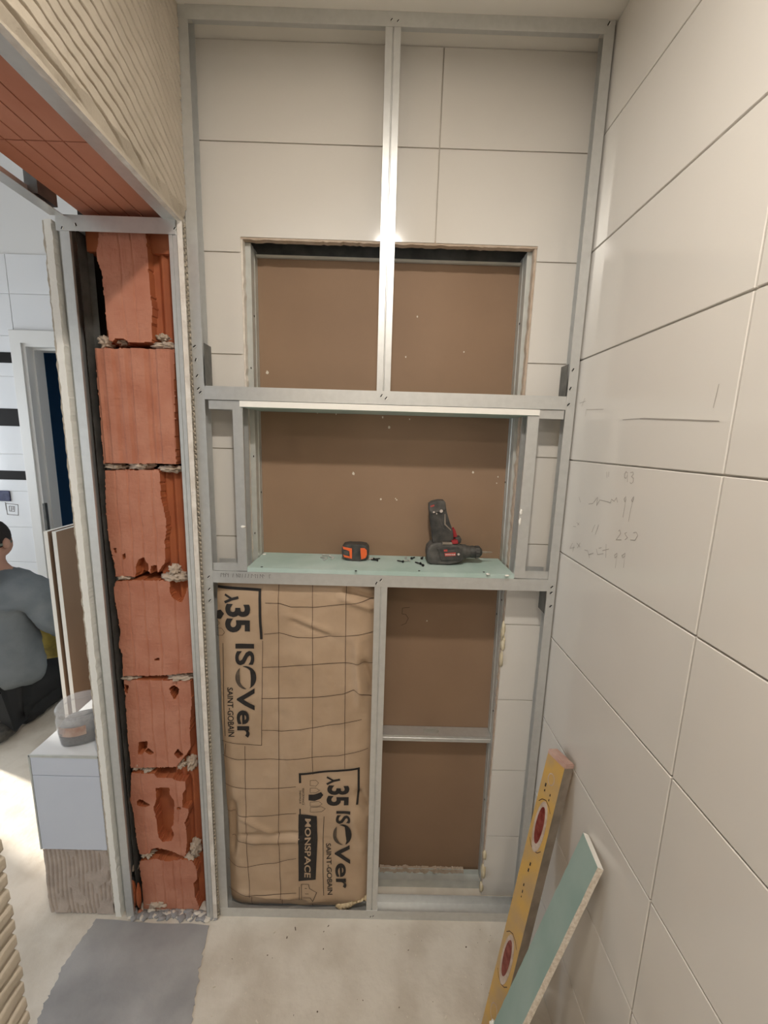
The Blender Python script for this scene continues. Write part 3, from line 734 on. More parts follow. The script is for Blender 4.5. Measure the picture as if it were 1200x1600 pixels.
for (xa, xb_) in ((-0.4555, -0.3620), (0.3755, 0.4680)):
    profile('niche_track', [(F + 0.003, -0.3400), (F + 0.003, -0.3610), (F + 0.046, -0.3610), (F + 0.046, -0.3400)], 'x', xa, xb_, M['steel'], fr)
nl = C_stud(-0.3870, -0.3625, -0.360, 0.0750, False, 'niche_stud', False)
nr = C_stud(0.3705, 0.3990, -0.360, 0.0750, True, 'niche_stud', False)
# bent-up tabs of the cross tracks against the side studs
for (x, z0, z1) in ((-0.4545, 0.10, 0.229), (0.4625, 0.10, 0.205), (0.4640, -0.462, -0.38)):
    box('track_tab', (x - 0.0006, F + 0.003, z0), (x + 0.0006, F + 0.045, z1), M['steel_dark_and_shade'], fr)  # dark colour paints in the shade these tabs stand in
for par, lst in ((sl, [(304, 541), (306, 562), (308, 587), (310, 607), (313, 613), (326, 901), (327, 920), (328, 938)]),
                 (sr, [(895, 578), (891, 607), (888, 632), (862, 917), (861, 926), (860, 947), (951, 37)]),
                 (tt, [(612, 31), (622, 33)]), (cu, [(596, 618), (603, 622)]), (cl, [(588, 911), (595, 906)]), (bt, [(331, 1427), (333, 1431), (579, 1432), (583, 1431)])):
    for k, (u, v) in enumerate(lst):
        c = crimp(par, u, v, F - 0.0012, False, 0.95 if par not in (tt, bt) else 0.6)
# stamped print on the lower cross track (illegible)
bm = bmesh.new(); x = 342
while x < 424:
    if random.random() < 0.86:
        y = 898 + (x - 342) * 0.032
        a = atY(x, y - 3, F); b = atY(x + random.uniform(-1.5, 1.5), y + 3, F)
        ribbon_on(bm, [(a[0], a[2]), (b[0], b[2])], 0.0011, lambda q: (q[0], F - 0.0018, q[1]))
        if random.random() < 0.5:
            c_ = atY(x + 3, y + random.uniform(-3, 3), F); ribbon_on(bm, [(a[0], a[2]), (c_[0], c_[2])], 0.0009, lambda q: (q[0], F - 0.0018, q[1]))
    x += random.uniform(3, 5)
bm_obj('stamped_print', bm, M['steel_dark_and_shade'], T2)['label'] = 'faint stamped lettering'
# white plaster dabs on the niche studs
for k, (u, v, r) in enumerate([(380, 823, (.006, .002, .004)), (814, 800, (.004, .002, .008)), (812, 815, (.003, .0015, .01))]):
    p = atY(u, v, F); o = lump('plaster_dab', (p[0], F - 0.001, p[2]), r, M['gyp_white'], fr, 90 + k, 0.6, 2)

# niche boards: top and shelf
def board(name, x0, x1, y0, y1, z0, z1, green_top, green_bot, parent, label):
    bm = bmesh.new()
    yk = YT + 0.018
    add_prism(bm, [(x0, y0), (x1, y0), (x1, yk), (min(x1, 0.3685), yk), (min(x1, 0.3685), y1), (max(x0, -0.3595), y1), (max(x0, -0.3595), yk), (x0, yk)], 'z', z0, z1)
    bm.faces.ensure_lookup_table()
    for f in bm.faces:
        n = f.normal if f.normal.length else f.calc_center_median()
        f.normal_update()
        f.material_index = 1 if f.normal.z > .5 and green_top else (1 if f.normal.z < -.5 and green_bot else 0)
    bmesh.ops.recalc_face_normals(bm, faces=bm.faces)
    for f in bm.faces: f.material_index = 1 if abs(f.normal.z) > .5 else 0
    o = bm_obj(name, bm, [parent, M['green_light']], None); tag(o, label, 'plasterboard')
    return o
board('niche_top_board', -0.3675, 0.3985, F - 0.004, YB - 0.002, 0.0762, 0.0910, True, True, M['gyp_white'], 'green plasterboard strip with white cut edge capping the niche')
sh = board('niche_shelf_board', -0.3612, 0.3700, F - 0.002, YB - 0.002, -0.3622, -0.3500, True, True, M['green_light'], 'dusty green plasterboard shelf holding the drill and tape measure')
ZS = -0.3500
for (u, v) in [(409, 886), (756, 894), (556, 892), (655, 892)]:
    p = atZ(u, v, ZS); screw_head(sh, (p[0], p[1], ZS - 0.0004), (0, 0, 1), 1.0)
for k, (u, v) in enumerate([(413, 866), (762, 897), (792, 899)]):
    p = atZ(u, v, ZS); lump('plaster_dab', (p[0], min(p[1], YB - .02), ZS), (.006, .006, .002), M['gyp_white'], sh, 100 + k, 0.5, 2)

# ---- old framing inside the opening
cf = thing('cavity_framing', 'old dull steel studs lining the opening behind the frame', 'framing', (0, 1.19, FL))
def lean_stud(name, xt, xbm, z0, z1, s, m=M['steel_old']):
    """web facing the opening; x changes linearly with z"""
    bm = bmesh.new()
    add_profile(bm, [(s * 0.030, YT + 0.022), (0, YT + 0.022), (0, YT + 0.045), (s * 0.0018, YT + 0.047), (s * .0018, YT + 0.053), (0, YT + 0.055), (0, YB - 0.001), (s * 0.030, YB - 0.001)], 'z', z0, z1, 0.001)
    for v in bm.verts:
        f = (v.co.z - z0) / (z1 - z0); v.co.x += xbm + (xt - xbm) * f
    return bm_obj(name, bm, m, cf)
ol = lean_stud('stud', -0.361, -0.363, FL + 0.002, 0.50, -1)
orr = lean_stud('stud', 0.3655, 0.386, FL + 0.002, 0.50, 1)
profile('head_track', [(YT + 0.021, 0.506), (YT + 0.021, 0.560), (YB - 0.001, 0.560), (YB - 0.001, 0.487)], 'x', -0.40, 0.40, M['steel_dark_and_shade'], cf)  # shadow inside the opening's head is put into the dark colour
profile('head_track', [(YB - 0.018, 0.490), (YB - 0.012, 0.4865), (YB - 0.003, 0.4865)], 'x', -0.360, 0.364, M['steel_old'], cf)
profile('floor_track', [(YT + 0.022, FL + 0.030), (YT + 0.022, FL + 0.001), (YB - 0.012, FL + 0.001), (YB - 0.012, FL + 0.022)], 'x', -0.37, 0.384, M['steel_old'], cf)
rough_strip('foam_bead', 0.03, 0.33, 'x', YB - 0.014, YB - 0.002, (FL + 0.006, FL + 0.020), M['mortar'], cf, 160, 0.007, 8)
# cross stud with oblong service hole
Zm, y0m, y1m = -0.9405, 1.179, 1.2235
bm = bmesh.new()
hx, hy = 0.185, 0.5 * (y0m + y1m)
hole = [(hx + 0.024 * (1 if math.cos(a) > 0 else -1) * 0.6 + 0.012 * math.cos(a), hy + 0.011 * math.sin(a)) for a in np.linspace(0, 2 * math.pi, 25)[:-1]]
outer = []
X0m, X1m = 0.024, 0.3785
for (px_, py_) in hole:
    d = np.array([px_ - hx, py_ - hy]); t = min((X1m - hx) / abs(d[0]) if d[0] > 1e-6 else ((hx - X0m) / abs(d[0]) if d[0] < -1e-6 else 9e9), ((y1m - hy) / abs(d[1])) if abs(d[1]) > 1e-6 else 9e9)
    outer.append((hx + d[0] * t, hy + d[1] * t))
va = [bm.verts.new((x, y, Zm)) for x, y in hole]; vb = [bm.verts.new((x, y, Zm)) for x, y in outer]
vc = [bm.verts.new((x, y, Zm - 0.003)) for x, y in hole]
n = len(hole)
for i in range(n):
    j = (i + 1) % n; bm.faces.new([va[i], va[j], vb[j], vb[i]]); bm.faces.new([va[i], vc[i], vc[j], va[j]])
for cx, cy in ((X0m, y0m), (X1m, y0m), (X0m, y1m), (X1m, y1m)):
    # corner fill between neighbouring outer points on different sides
    best = sorted(range(n), key=lambda i: (outer[i][0] - cx) ** 2 + (outer[i][1] - cy) ** 2)
    on_x = [i for i in range(n) if abs(outer[i][0] - cx) < 1e-6]; on_y = [i for i in range(n) if abs(outer[i][1] - cy) < 1e-6]
    if on_x and on_y:
        i = min(on_x, key=lambda k: abs(outer[k][1] - cy)); j = min(on_y, key=lambda k: abs(outer[k][0] - cx))
        if i != j: bm.faces.new([vb[i], vb[j], bm.verts.new((cx, cy, Zm))])
add_profile(bm, [(y0m + 0.004, Zm - 0.0205), (y0m, Zm - 0.0205), (y0m, Zm - 0.010), (y0m + 0.0015, Zm - 0.009), (y0m + 0.0015, Zm - 0.006), (y0m, Zm - 0.005), (y0m, Zm)], 'x', X0m, X1m, 0.0008)
add_profile(bm, [(y1m, Zm), (y1m, Zm - 0.03)], 'x', X0m, X1m, 0.0008)
cs = bm_obj('cross_stud', bm, M['steel'], cf); cs['label'] = 'short horizontal stud with an oblong hole'
for (u, v, s) in [(392, 575, -1), (396, 713, -1), (398, 833, -1), (397, 494, -1), (408, 769, -1)]:
    p = atX(u, v, -0.3605); screw_head(ol, (p[0], p[1], p[2]), (1, 0, 0), 0.9)
for (u, v) in [(812, 506), (802, 650), (789, 755), (786, 934), (776, 964), (771, 1107), (757, 1254)]:
    z = atY(u, v, 1.19)[2]; xx = 0.386 + (0.3655 - 0.386) * (z - FL) / (0.5 - FL) - 0.0006
    p = atX(u, v, xx); yy = min(max(p[1], YT + 0.026), YB - 0.006); screw_head(orr, (xx, yy, z), (-1, 0, 0), 0.9)

# ================================================================== INSULATION
ins = thing('insulation_panel', 'kraft faced mineral wool panel with printed lettering in lower left bay', 'insulation', (-0.235, 1.09, FL + 0.03))
PX0, PX1, PZ0, PZ1 = -0.4560, 0.0060, FL + 0.006, -0.3975
def paper(x, z):
    fx = (x - PX0) / (PX1 - PX0); fz = (z - PZ0) / (PZ1 - PZ0)
    y = 1.082
    y += 0.022 * max(0.0, (0.10 - fx) / 0.10) ** 2 * (0.25 + 0.75 * max(0, 1 - abs(fz - 0.22) * 3))
    y += 0.020 * max(0.0, (fx - 0.86) / 0.14) ** 2
    y += 0.020 * max(0.0, (0.06 - fz) / 0.06) ** 2 + 0.012 * max(0.0, (fz - 0.93) / 0.07) ** 2
    # folds at the right edge and diagonal creases
    def fold(x0, z0, x1, z1, w, h):
        d = np.array([x1 - x0, z1 - z0]); L = np.hypot(*d); d /= L
        t = (x - x0) * d[0] + (z - z0) * d[1]; s = -(x - x0) * d[1] + (z - z0) * d[0]
        e = max(0.0, min(1.0, t / (0.2 * L))) * max(0.0, min(1.0, (L - t) / (0.2 * L)))
        return 1.6 * h * e * math.exp(-(s / w) ** 2)
    y += fold(-0.26, -0.50, -0.12, -0.56, 0.007, 0.004) - fold(-0.27, -0.488, -0.12, -0.548, 0.009, 0.004)
    y += fold(-0.10, -0.41, 0.0, -0.45, 0.010, 0.010) - fold(-0.12, -0.43, 0.0, -0.475, 0.010, 0.005)
    y += fold(-0.045, -0.62, -0.005, -0.75, 0.012, 0.010) - fold(-0.06, -0.56, -0.045, -0.78, 0.012, 0.006)
    y += fold(-0.43, -1.10, -0.44, -1.32, 0.010, 0.010) - fold(-0.42, -1.16, -0.30, -1.22, 0.010, 0.005)
    y += fold(-0.44, -1.235, -0.20, -1.215, 0.008, 0.006) - fold(-0.40, -1.255, -0.18, -1.235, 0.012, 0.004)
    y += fold(-0.05, -1.05, -0.01, -1.15, 0.010, 0.008) - fold(-0.07, -1.12, -0.02, -1.3, 0.014, 0.005)
    y += fold(-0.44, -1.47, -0.20, -1.49, 0.012, 0.008) - fold(-0.44, -1.45, -0.22, -1.465, 0.012, 0.005)
    v = Vector((x * 9, z * 9, 0.3))
    y += 0.0045 * noise.noise(v) + 0.0022 * noise.noise(v * 2.7) + 0.0016 * abs(noise.noise(v * 1.7 + Vector((3, 1, 0)))) 
    return y
def torn(x, z):   # lower right corner where the paper is torn off
    return x > -0.105 and (z - PZ0) < (x + 0.105) * 0.62
nx, nz = 90, 190
xs = np.linspace(PX0, PX1, nx); zs = np.linspace(PZ0, PZ1, nz)
V = []; Fc = []; idx = {}
for i, x in enumerate(xs):
    for j, z in enumerate(zs):
        idx[i, j] = len(V); V.append((x, paper(x, z), z))
for i in range(nx - 1):
    for j in range(nz - 1):
        if torn(xs[i + 1], zs[j]): continue
        Fc.append((idx[i, j], idx[i + 1, j], idx[i + 1, j + 1], idx[i, j + 1]))
kp = mesh_obj('kraft_facing', V, Fc, M['kraft'], ins, smooth=True)
bm = bmesh.new(); add_box(bm, (PX0 + .004, 1.120, FL + 0.036), (-0.016, 1.142, PZ1)); bm_obj('mineral_wool', bm, M['wool'], ins)
for k in range(9):
    t = k / 8; lump('wool_tuft', (-0.098 + 0.095 * t, 1.100, PZ0 + 0.004 + 0.052 * t), (0.014, 0.014, 0.012), M['wool'], ins, 120 + k, 0.6, 2)
EPS = 0.0016
def onpaper(q, e=EPS): return (q[0], paper(q[0], q[1]) - e, q[1])
def subdiv_line(pts, step=0.006):
    out = [pts[0]]
    for a, b in zip(pts, pts[1:]):
        L = math.hypot(b[0] - a[0], b[1] - a[1]); n = max(1, int(L / step))
        for k in range(1, n + 1): out.append((a[0] + (b[0] - a[0]) * k / n, a[1] + (b[1] - a[1]) * k / n))
    return out
def PP(u, v):   # pixel -> paper coordinates
    p = atY(u, v, 1.084); return (float(p[0]), float(p[2]))
def lines(name, strokes, w, m, label=None):
    bm = bmesh.new()
    for st in strokes: ribbon_on(bm, subdiv_line([PP(*p) for p in st]), w, onpaper)
    o = bm_obj(name, bm, m, kp)
    if label: o['label'] = label
    return o
def drape(bm, e=EPS, maxlen=0.009):
    bmesh.ops.triangulate(bm, faces=bm.faces)
    for _ in range(4):
        es = [ed for ed in bm.edges if ed.calc_length() > maxlen]
        if not es: break
        bmesh.ops.subdivide_edges(bm, edges=es, cuts=1)
        bmesh.ops.triangulate(bm, faces=[f for f in bm.faces if len(f.verts) > 3])
    for v in bm.verts: v.co.y = paper(v.co.x, v.co.z) - e
def polys(name, plist, m, label=None, e=EPS, px=True):
    bm = bmesh.new()
    for pts in plist:
        q = [PP(*p) for p in pts] if px else pts
        bm.faces.new([bm.verts.new((a, 0, b)) for a, b in q])
    drape(bm, e)
    o = bm_obj(name, bm, m, kp)
    if label: o['label'] = label
    return o
def text_bm(body, offset=0.0):
    cu_ = bpy.data.curves.new('t', 'FONT'); cu_.body = body; cu_.size = 1.0; cu_.offset = offset; cu_.fill_mode = 'FRONT'; cu_.resolution_u = 4
    ob = bpy.data.objects.new('t', cu_); COL.objects.link(ob)
    dg = bpy.context.evaluated_depsgraph_get()
    me = bpy.data.meshes.new_from_object(ob.evaluated_get(dg))
    bpy.data.objects.remove(ob); bpy.data.curves.remove(cu_)
    bm = bmesh.new(); bm.from_mesh(me); bpy.data.meshes.remove(me)
    bmesh.ops.remove_doubles(bm, verts=bm.verts, dist=1e-5)
    return bm
def text_down(body, top, bottom, m, offset=0.0, e=EPS, label=None, shear=0.0):
    """lettering rotated to read downwards. top=(u_left,u_right,v): foot and cap line pixels at the first letter, bottom same at last"""
    bm = text_bm(body, offset)
    a = [v.co.x for v in bm.verts]; b = [v.co.y for v in bm.verts]
    x0, x1, y0, y1 = min(a), max(a), min(b), max(b)
    A0, A1 = PP(top[0], top[2]), PP(top[1], top[2]); B0, B1 = PP(bottom[0], bottom[2]), PP(bottom[1], bottom[2])
    for v in bm.verts:
        s = (v.co.x - x0) / (x1 - x0); t = (v.co.y - y0) / (y1 - y0)
        p0 = (A0[0] + (B0[0] - A0[0]) * s, A0[1] + (B0[1] - A0[1]) * s); p1 = (A1[0] + (B1[0] - A1[0]) * s, A1[1] + (B1[1] - A1[1]) * s)
        v.co = Vector((p0[0] + (p1[0] - p0[0]) * t, 0, p0[1] + (p1[1] - p0[1]) * t))
    drape(bm, e)
    o = bm_obj('lettering', bm, m, kp)
    if label: o['label'] = label
    return o
def ringO(cx, cy, rx, ry, label):
    """the big swoosh O, two crescents"""
    def cres(a0, a1, wmax):
        out = []; inn = []
        for k in range(19):
            t = a0 + (a1 - a0) * k / 18; w = wmax * math.sin(math.pi * k / 18) ** 0.8
            out.append((cx + rx * math.cos(t), cy + ry * math.sin(t))); inn.append((cx + (rx - w) * math.cos(t), cy + (ry - w) * math.sin(t)))
        return out + inn[::-1][1:-1]
    o = polys('lettering', [cres(-1.9, 1.25, rx * 0.36)], M['ink'], label)
    polys('lettering', [cres(1.5, 4.1, rx * 0.36)], M['ink_fade'], None)
    return o
# printed square grid
vert = [[(435, 912), (436, 1010), (436, 1180), (436, 1310), (440, 1420)], [(488, 915), (489, 1050), (488, 1180), (489, 1210)], [(541, 917), (540, 1010), (539, 1120), (539, 1200)],
        [(383, 1165), (384, 1240), (386, 1330), (393, 1420)], [(488, 1412), (488, 1424)], [(352, 1163), (351, 1180)]]
hor = [[(415, 941), (437, 942), (455, 948), (490, 949), (540, 943), (586, 938)], [(413, 990), (437, 988), (465, 995), (490, 996), (540, 993), (586, 988)], [(410, 1042), (437, 1041), (490, 1037), (540, 1035), (586, 1038)],
       [(409, 1090), (490, 1089), (535, 1084), (553, 1077), (584, 1092)], [(409, 1140), (440, 1141), (490, 1137), (565, 1124)], [(347, 1181), (372, 1186), (437, 1186), (530, 1179), (575, 1170)],
       [(350, 1227), (385, 1231), (437, 1230), (463, 1227)], [(352, 1271), (385, 1275), (463, 1270)], [(360, 1312), (385, 1316), (430, 1315), (463, 1312)], [(353, 1350), (385, 1354), (430, 1347), (463, 1339)], [(355, 1393), (385, 1395), (463, 1394)],
       [(346, 1158), (380, 1162), (409, 1164), (411, 1000)]]
lines('printed_grid', vert + hor, 0.0015, M['ink_line'], 'thin printed square grid')
# first printed block
lines('printed_frame', [[(338, 918), (406, 922), (407, 950), (409, 998)]], 0.0075, M['ink'], 'thick black frame line')
lines('lettering', [[(373, 933), (362, 936), (351, 941)]], 0.0075, M['ink'], 'printed Greek letter lambda')
lines('lettering', [[(363, 936), (351, 929)]], 0.0060, M['ink'])
text_down('35', (352, 392, 943), (352, 392, 987), M['ink'], 0.035, label='printed figures 35')
text_down('IS', (368, 398, 1005), (368, 398, 1039), M['ink'], 0.022, label='printed letters IS')
ringO(384.5, 1058, 16.5, 18, 'swoosh-shaped printed letter O')
text_down('Ver', (370, 398, 1075), (371, 399, 1152), M['ink'], 0.022, label='printed letters ver')
text_down('SAINT-GOBAIN', (355, 364, 1074), (357, 367, 1150), M['ink'], 0.008, label='small printed SAINT-GOBAIN')
lines('printed_rule', [[(348, 1005), (349, 1080), (352, 1150)]], 0.0017, M['ink'])
polys('printed_house_icon', [[(338, 955), (344, 953), (350, 959), (345, 967), (338, 967)]], M['ink'])
lines('printed_house_icon', [[(338, 979), (343, 974), (338, 968)]], 0.001, M['ink'])
lines('printed_house_icon', [[(338, 994), (347, 993), (351, 988), (346, 982), (338, 982), (338, 994)]], 0.001, M['ink'])
# second printed block
zq = zoompx(310, 1160, 4.0)
def Q(pts): return [zq(p) for p in pts]
lines('printed_frame', [Q([(638, 245), (636, 192), (720, 190), (1002, 160), (1002, 300), (992, 382)])], 0.0068, M['ink'], 'thick black frame line')
lines('lettering', [Q([(886, 226), (845, 236), (803, 256)])], 0.0066, M['ink'])
lines('lettering', [Q([(848, 236), (803, 216)])], 0.0055, M['ink'])
text_down('35', zq((808, 262)) [:1] + zq((945, 262)), zq((800, 388))[:1] + zq((940, 388)), M['ink'], 0.035)
text_down('IS', zq((862, 420))[:1] + zq((952, 420)), zq((860, 498))[:1] + zq((950, 498)), M['ink'], 0.022)
ringO(*zq((900, 572)), 14.5, 17.5, 'swoosh-shaped printed letter O')
text_down('Ver', zq((848, 655))[:1] + zq((945, 640)), zq((862, 905))[:1] + zq((955, 905)), M['ink'], 0.022)
text_down('SAINT-GOBAIN', zq((797, 630))[:1] + zq((828, 630)), zq((808, 942))[:1] + zq((840, 942)), M['ink'], 0.008)
lines('printed_rule', [Q([(787, 452), (780, 600), (780, 800), (785, 945)])], 0.0017, M['ink'])
polys('printed_box', [Q([(627, 445), (742, 450), (745, 600), (735, 845), (627, 862)])], M['ink'], 'black printed box')
text_down('MONSPACE', zq((668, 468))[:1] + zq((705, 468)), zq((664, 832))[:1] + zq((704, 832)), M['kraft'], 0.02, EPS + 0.0012, 'MONSPACE in kraft lettering')
lines('printed_frame', [Q([(636, 412), (636, 450)])], 0.004, M['ink'])
for st_ in [Q([(700, 265), (700, 235), (735, 235), (752, 250), (735, 268), (700, 265)]), Q([(700, 308), (700, 280), (735, 278), (758, 292), (738, 305), (700, 308)]), Q([(700, 390), (700, 365), (755, 358), (775, 375), (755, 388), (700, 390)]), Q([(700, 428), (702, 398), (770, 392), (795, 405), (772, 422), (700, 428)])]: lines('printed_house_icon', [st_], 0.0009, M['ink'])
polys('printed_house_icon', [Q([(690, 320), (725, 318), (768, 303), (782, 322), (765, 342), (728, 356), (690, 355)])], M['ink'])
for (s, u, v0, v1) in (('PERFORMANCE', 650, 278, 385), ('THERMIQUE', 630, 290, 378)):
    text_down(s, zq((u, v0))[:1] + zq((u + 13, v0)), zq((u, v1))[:1] + zq((u + 13, v1)), M['ink'], 0.0)
lines('printed_arrow_house', [Q([(645, 985), (645, 880), (690, 880), (695, 905), (740, 930), (715, 990), (700, 965), (655, 968)]), Q([(665, 905), (680, 905)]), Q([(668, 940), (690, 940)]), Q([(632, 895), (632, 990)])], 0.0016, M['ink'])

# ================================================================== PENCIL NOTES ON THE RIGHT WALL
bm = bmesh.new()
zr = zoompx(870, 700, 6.0); zr2 = zoompx(800, 600, 3.0)
strokes = [[(668, 235), (652, 222), (636, 245), (638, 278), (652, 285), (664, 262), (668, 235), (664, 320)],
           [(692, 232), (716, 226), (722, 245), (702, 268), (722, 285), (718, 318), (700, 335), (688, 322)],
           [(650, 455), (632, 480), (640, 505), (650, 490), (652, 455), (638, 560), (622, 650)], [(724, 455), (702, 490), (712, 505), (722, 480), (725, 455), (692, 590), (675, 690)],
           [(580, 780), (592, 768), (602, 800), (560, 860), (608, 860)], [(660, 792), (640, 800), (650, 820), (665, 840), (640, 862)], [(720, 795), (748, 790), (762, 820), (735, 865), (692, 862)],
           [(150, 890), (125, 940), (168, 932)], [(165, 915), (150, 975)], [(190, 890), (220, 930)], [(222, 888), (195, 938)],
           [(262, 955), (292, 965), (308, 1030)], [(300, 1000), (345, 985)], [(372, 945), (385, 1000), (440, 990)], [(465, 900), (462, 1030)], [(430, 962), (490, 948)], [(395, 940), (420, 935)],
           [(568, 985), (543, 1005), (548, 1030), (565, 1015), (570, 985), (550, 1125)], [(645, 985), (612, 1008), (622, 1030), (640, 1015), (645, 985), (628, 1122)],
           [(360, 720), (330, 790)], [(395, 718), (362, 812)], [(155, 735), (182, 738)], [(190, 698), (212, 722)], [(212, 700), (196, 725)],
           [(300, 525), (340, 520), (385, 462), (375, 540), (405, 488), (440, 495), (480, 505), (505, 515), (515, 480), (540, 500), (562, 465), (572, 512)], [(210, 460), (225, 510)],
           [(470, 225), (472, 280)], [(490, 222), (488, 270)]]
for st in strokes:
    ribbon_on(bm, [tuple(atX(*zr(p), XR)[1:]) for p in st], 0.0011, lambda q: (XR - 0.0006, q[0], q[1]))
for st in [[(318, 90), (347, 80)], [(343, 66), (328, 105)], [(520, 168), (620, 160), (800, 166), (972, 173)], [(600, 163), (975, 176)], [(972, 0), (945, 112)], [(350, 120), (430, 118)], [(345, 150), (350, 120)]]:
    ribbon_on(bm, [tuple(atX(*zr2(p), XR)[1:]) for p in st], 0.0010, lambda q: (XR - 0.0006, q[0], q[1]))
o = bm_obj('pencil_notes', bm, M['pencil'], wr); o['label'] = 'faint pencilled measurements 98, 99, 250 and 99'

# ================================================================== THINGS ON THE SHELF
# ---- cordless drill standing on its back, chuck to the right
YD = 1.165
dl = thing('cordless_drill', 'dusty black cordless drill lying upside down with its handle up', 'drill', (0.22, YD, ZS))
zd = zoompx(640, 780, 7.5)
_dz = ZS - min(atY(*zd(p), YD)[2] for p in [(200, 790), (240, 815), (300, 820), (560, 800)])
def WD(pts): return [(float(p[0]), float(p[2] + _dz)) for p in (atY(*zd(q), YD) for q in pts)]
prism('motor_housing', WD([(190, 690), (200, 630), (240, 585), (300, 570), (460, 575), (560, 590), (600, 620), (612, 690), (605, 770), (560, 797), (440, 808), (300, 820), (240, 815), (200, 790)]), 'y', YD - 0.030, YD + 0.030, M['grey_plastic'], dl, 0.010, 3)
prism('motor_end_cap', WD([(186, 700), (196, 635), (236, 590), (262, 592), (262, 806), (238, 812), (198, 786)]), 'y', YD - 0.026, YD + 0.026, M['black_plastic'], dl, 0.008, 3)
prism('side_plate', WD([(300, 625), (545, 610), (580, 640), (590, 690), (575, 760), (350, 770), (335, 700)]), 'y', YD - 0.0330, YD - 0.025, M['black_plastic'], dl, 0.002, 2)
pts = WD([(600, 695), (815, 700)])
ax = Vector((pts[1][0] - pts[0][0], 0, pts[1][1] - pts[0][1])).normalized(); c0 = (pts[0][0], YD, pts[0][1])
pxm = abs(WD([(0, 0)])[0][0] - WD([(7.5, 0)])[0][0])     # metres per photo pixel
lathe('gearbox_ring', [(-0.010, 0.021), (0.000, 0.0225), (0.012, 0.0215), (0.014, 0.019), (0.024, 0.018), (0.025, 0)], c0, ax, M['grey_plastic'], dl, 24)
bm = bmesh.new(); add_lathe(bm, [(0.024, 0), (0.024, 0.0165), (0.030, 0.0185), (0.036, 0.0185), (0.0365, 0.0170), (0.040, 0.0170), (0.0405, 0.0185), (0.052, 0.0180), (0.056, 0.014), (0.060, 0.010), (0.060, 0)], c0, ax, 24)
shade_auto(bm_obj('chuck', bm, M['black_plastic'], dl), 30)
for k in range(12):
    a = 2 * math.pi * k / 12; u_ = ax.orthogonal().normalized(); w_ = ax.cross(u_); d_ = u_ * math.cos(a) + w_ * math.sin(a)
    c_ = Vector(c0) + ax * 0.046 + d_ * 0.0182
    o = mesh_obj('chuck_rib', [Vector(c_) + ax * s * 0.005 + (d_.cross(ax)) * t * 0.0015 + d_ * h * 0.0008 for s in (-1, 1) for t in (-1, 1) for h in (-1, 1)], [(0, 1, 3, 2), (4, 6, 7, 5), (0, 4, 5, 1), (2, 3, 7, 6), (1, 5, 7, 3), (0, 2, 6, 4)], M['grey_plastic'], dl)
lathe('drill_bit', [(0.058, 0.0), (0.058, 0.0035), (0.075, 0.0035), (0.0755, 0.0026), (0.088, 0.0026), (0.0885, 0.0024), (0.0935, 0.0)], c0, ax, M['level_side'], dl, 8)
prism('handle', WD([(262, 580), (232, 330), (222, 200), (225, 150), (400, 130), (415, 200), (455, 340), (490, 440), (505, 530), (500, 582)]), 'y', YD - 0.017, YD + 0.017, M['black_plastic'], dl, 0.008, 3)
prism('battery_pack', WD([(218, 205), (222, 135), (255, 110), (330, 92), (392, 95), (405, 110), (418, 200), (330, 195), (300, 240), (245, 245)]), 'y', YD - 0.021, YD + 0.021, M['grey_plastic'], dl, 0.006, 3)
prism('grip_line', WD([(395, 245), (405, 245), (405, 360), (470, 425), (470, 440), (392, 368)]), 'y', YD - 0.0182, YD - 0.012, M['level_side'], dl, 0.0008, 1)
prism('grip_line', WD([(290, 285), (350, 300), (375, 400), (465, 462), (465, 475), (362, 408), (340, 310), (290, 297)]), 'y', YD - 0.0180, YD - 0.012, M['grey_plastic'], dl, 0.0008, 1)
prism('trigger', WD([(490, 430), (510, 412), (528, 440), (545, 500), (548, 520), (505, 525)]), 'y', YD - 0.009, YD + 0.009, M['red_plastic'], dl, 0.003, 2)
prism('direction_switch', WD([(470, 545), (540, 540), (545, 575), (475, 580)]), 'y', YD - 0.0305, YD + 0.0305, M['red_plastic'], dl, 0.001, 1)
prism('trigger_guard', WD([(520, 520), (580, 512), (598, 545), (590, 585), (540, 590), (525, 560)]), 'y', YD - 0.012, YD + 0.012, M['black_plastic'], dl, 0.004, 2)
prism('vent_strip', WD([(362, 560), (475, 562), (478, 585), (362, 585)]), 'y', YD - 0.0315, YD - 0.02, M['level_side'], dl, 0.001, 1)
lb = prism('label', WD([(378, 640), (418, 636), (418, 660), (378, 660)]), 'y', YD - 0.0336, YD - 0.032, M['red_label'], dl)
prism('label', WD([(422, 644), (500, 640), (500, 658), (422, 660)]), 'y', YD - 0.0335, YD - 0.032, M['grey_plastic'], dl)
prism('label', WD([(385, 678), (512, 670), (512, 708), (390, 714)]), 'y', YD - 0.0336, YD - 0.032, M['red_label'], dl)
bm = bmesh.new()
for (a, b) in ((396, 410), (416, 428), (434, 444), (450, 462), (468, 480), (486, 505)):
    add_prism(bm, WD([(a, 688), (b, 686), (b, 700), (a, 702)]), 'y', YD - 0.0341, YD - 0.033)
bm_obj('label_print', bm, M['pale_label'], lb)
for (p, r) in (((545, 692), .0035), ((270, 222), .0028), ((302, 240), .002), ((355, 210), .005)):
    q = WD([p])[0]; lathe('screw_boss', [(0, r), (0.0012, r * 0.9), (0.0012, 0)], (q[0], YD - (0.033 if p[1] > 500 else 0.0208), q[1]), (0, -1, 0), M['pale_label'], dl, 12)
prism('badge', WD([(230, 150), (272, 135), (276, 152), (234, 165)]), 'y', YD - 0.0216, YD - 0.02, M['red_label'], dl)

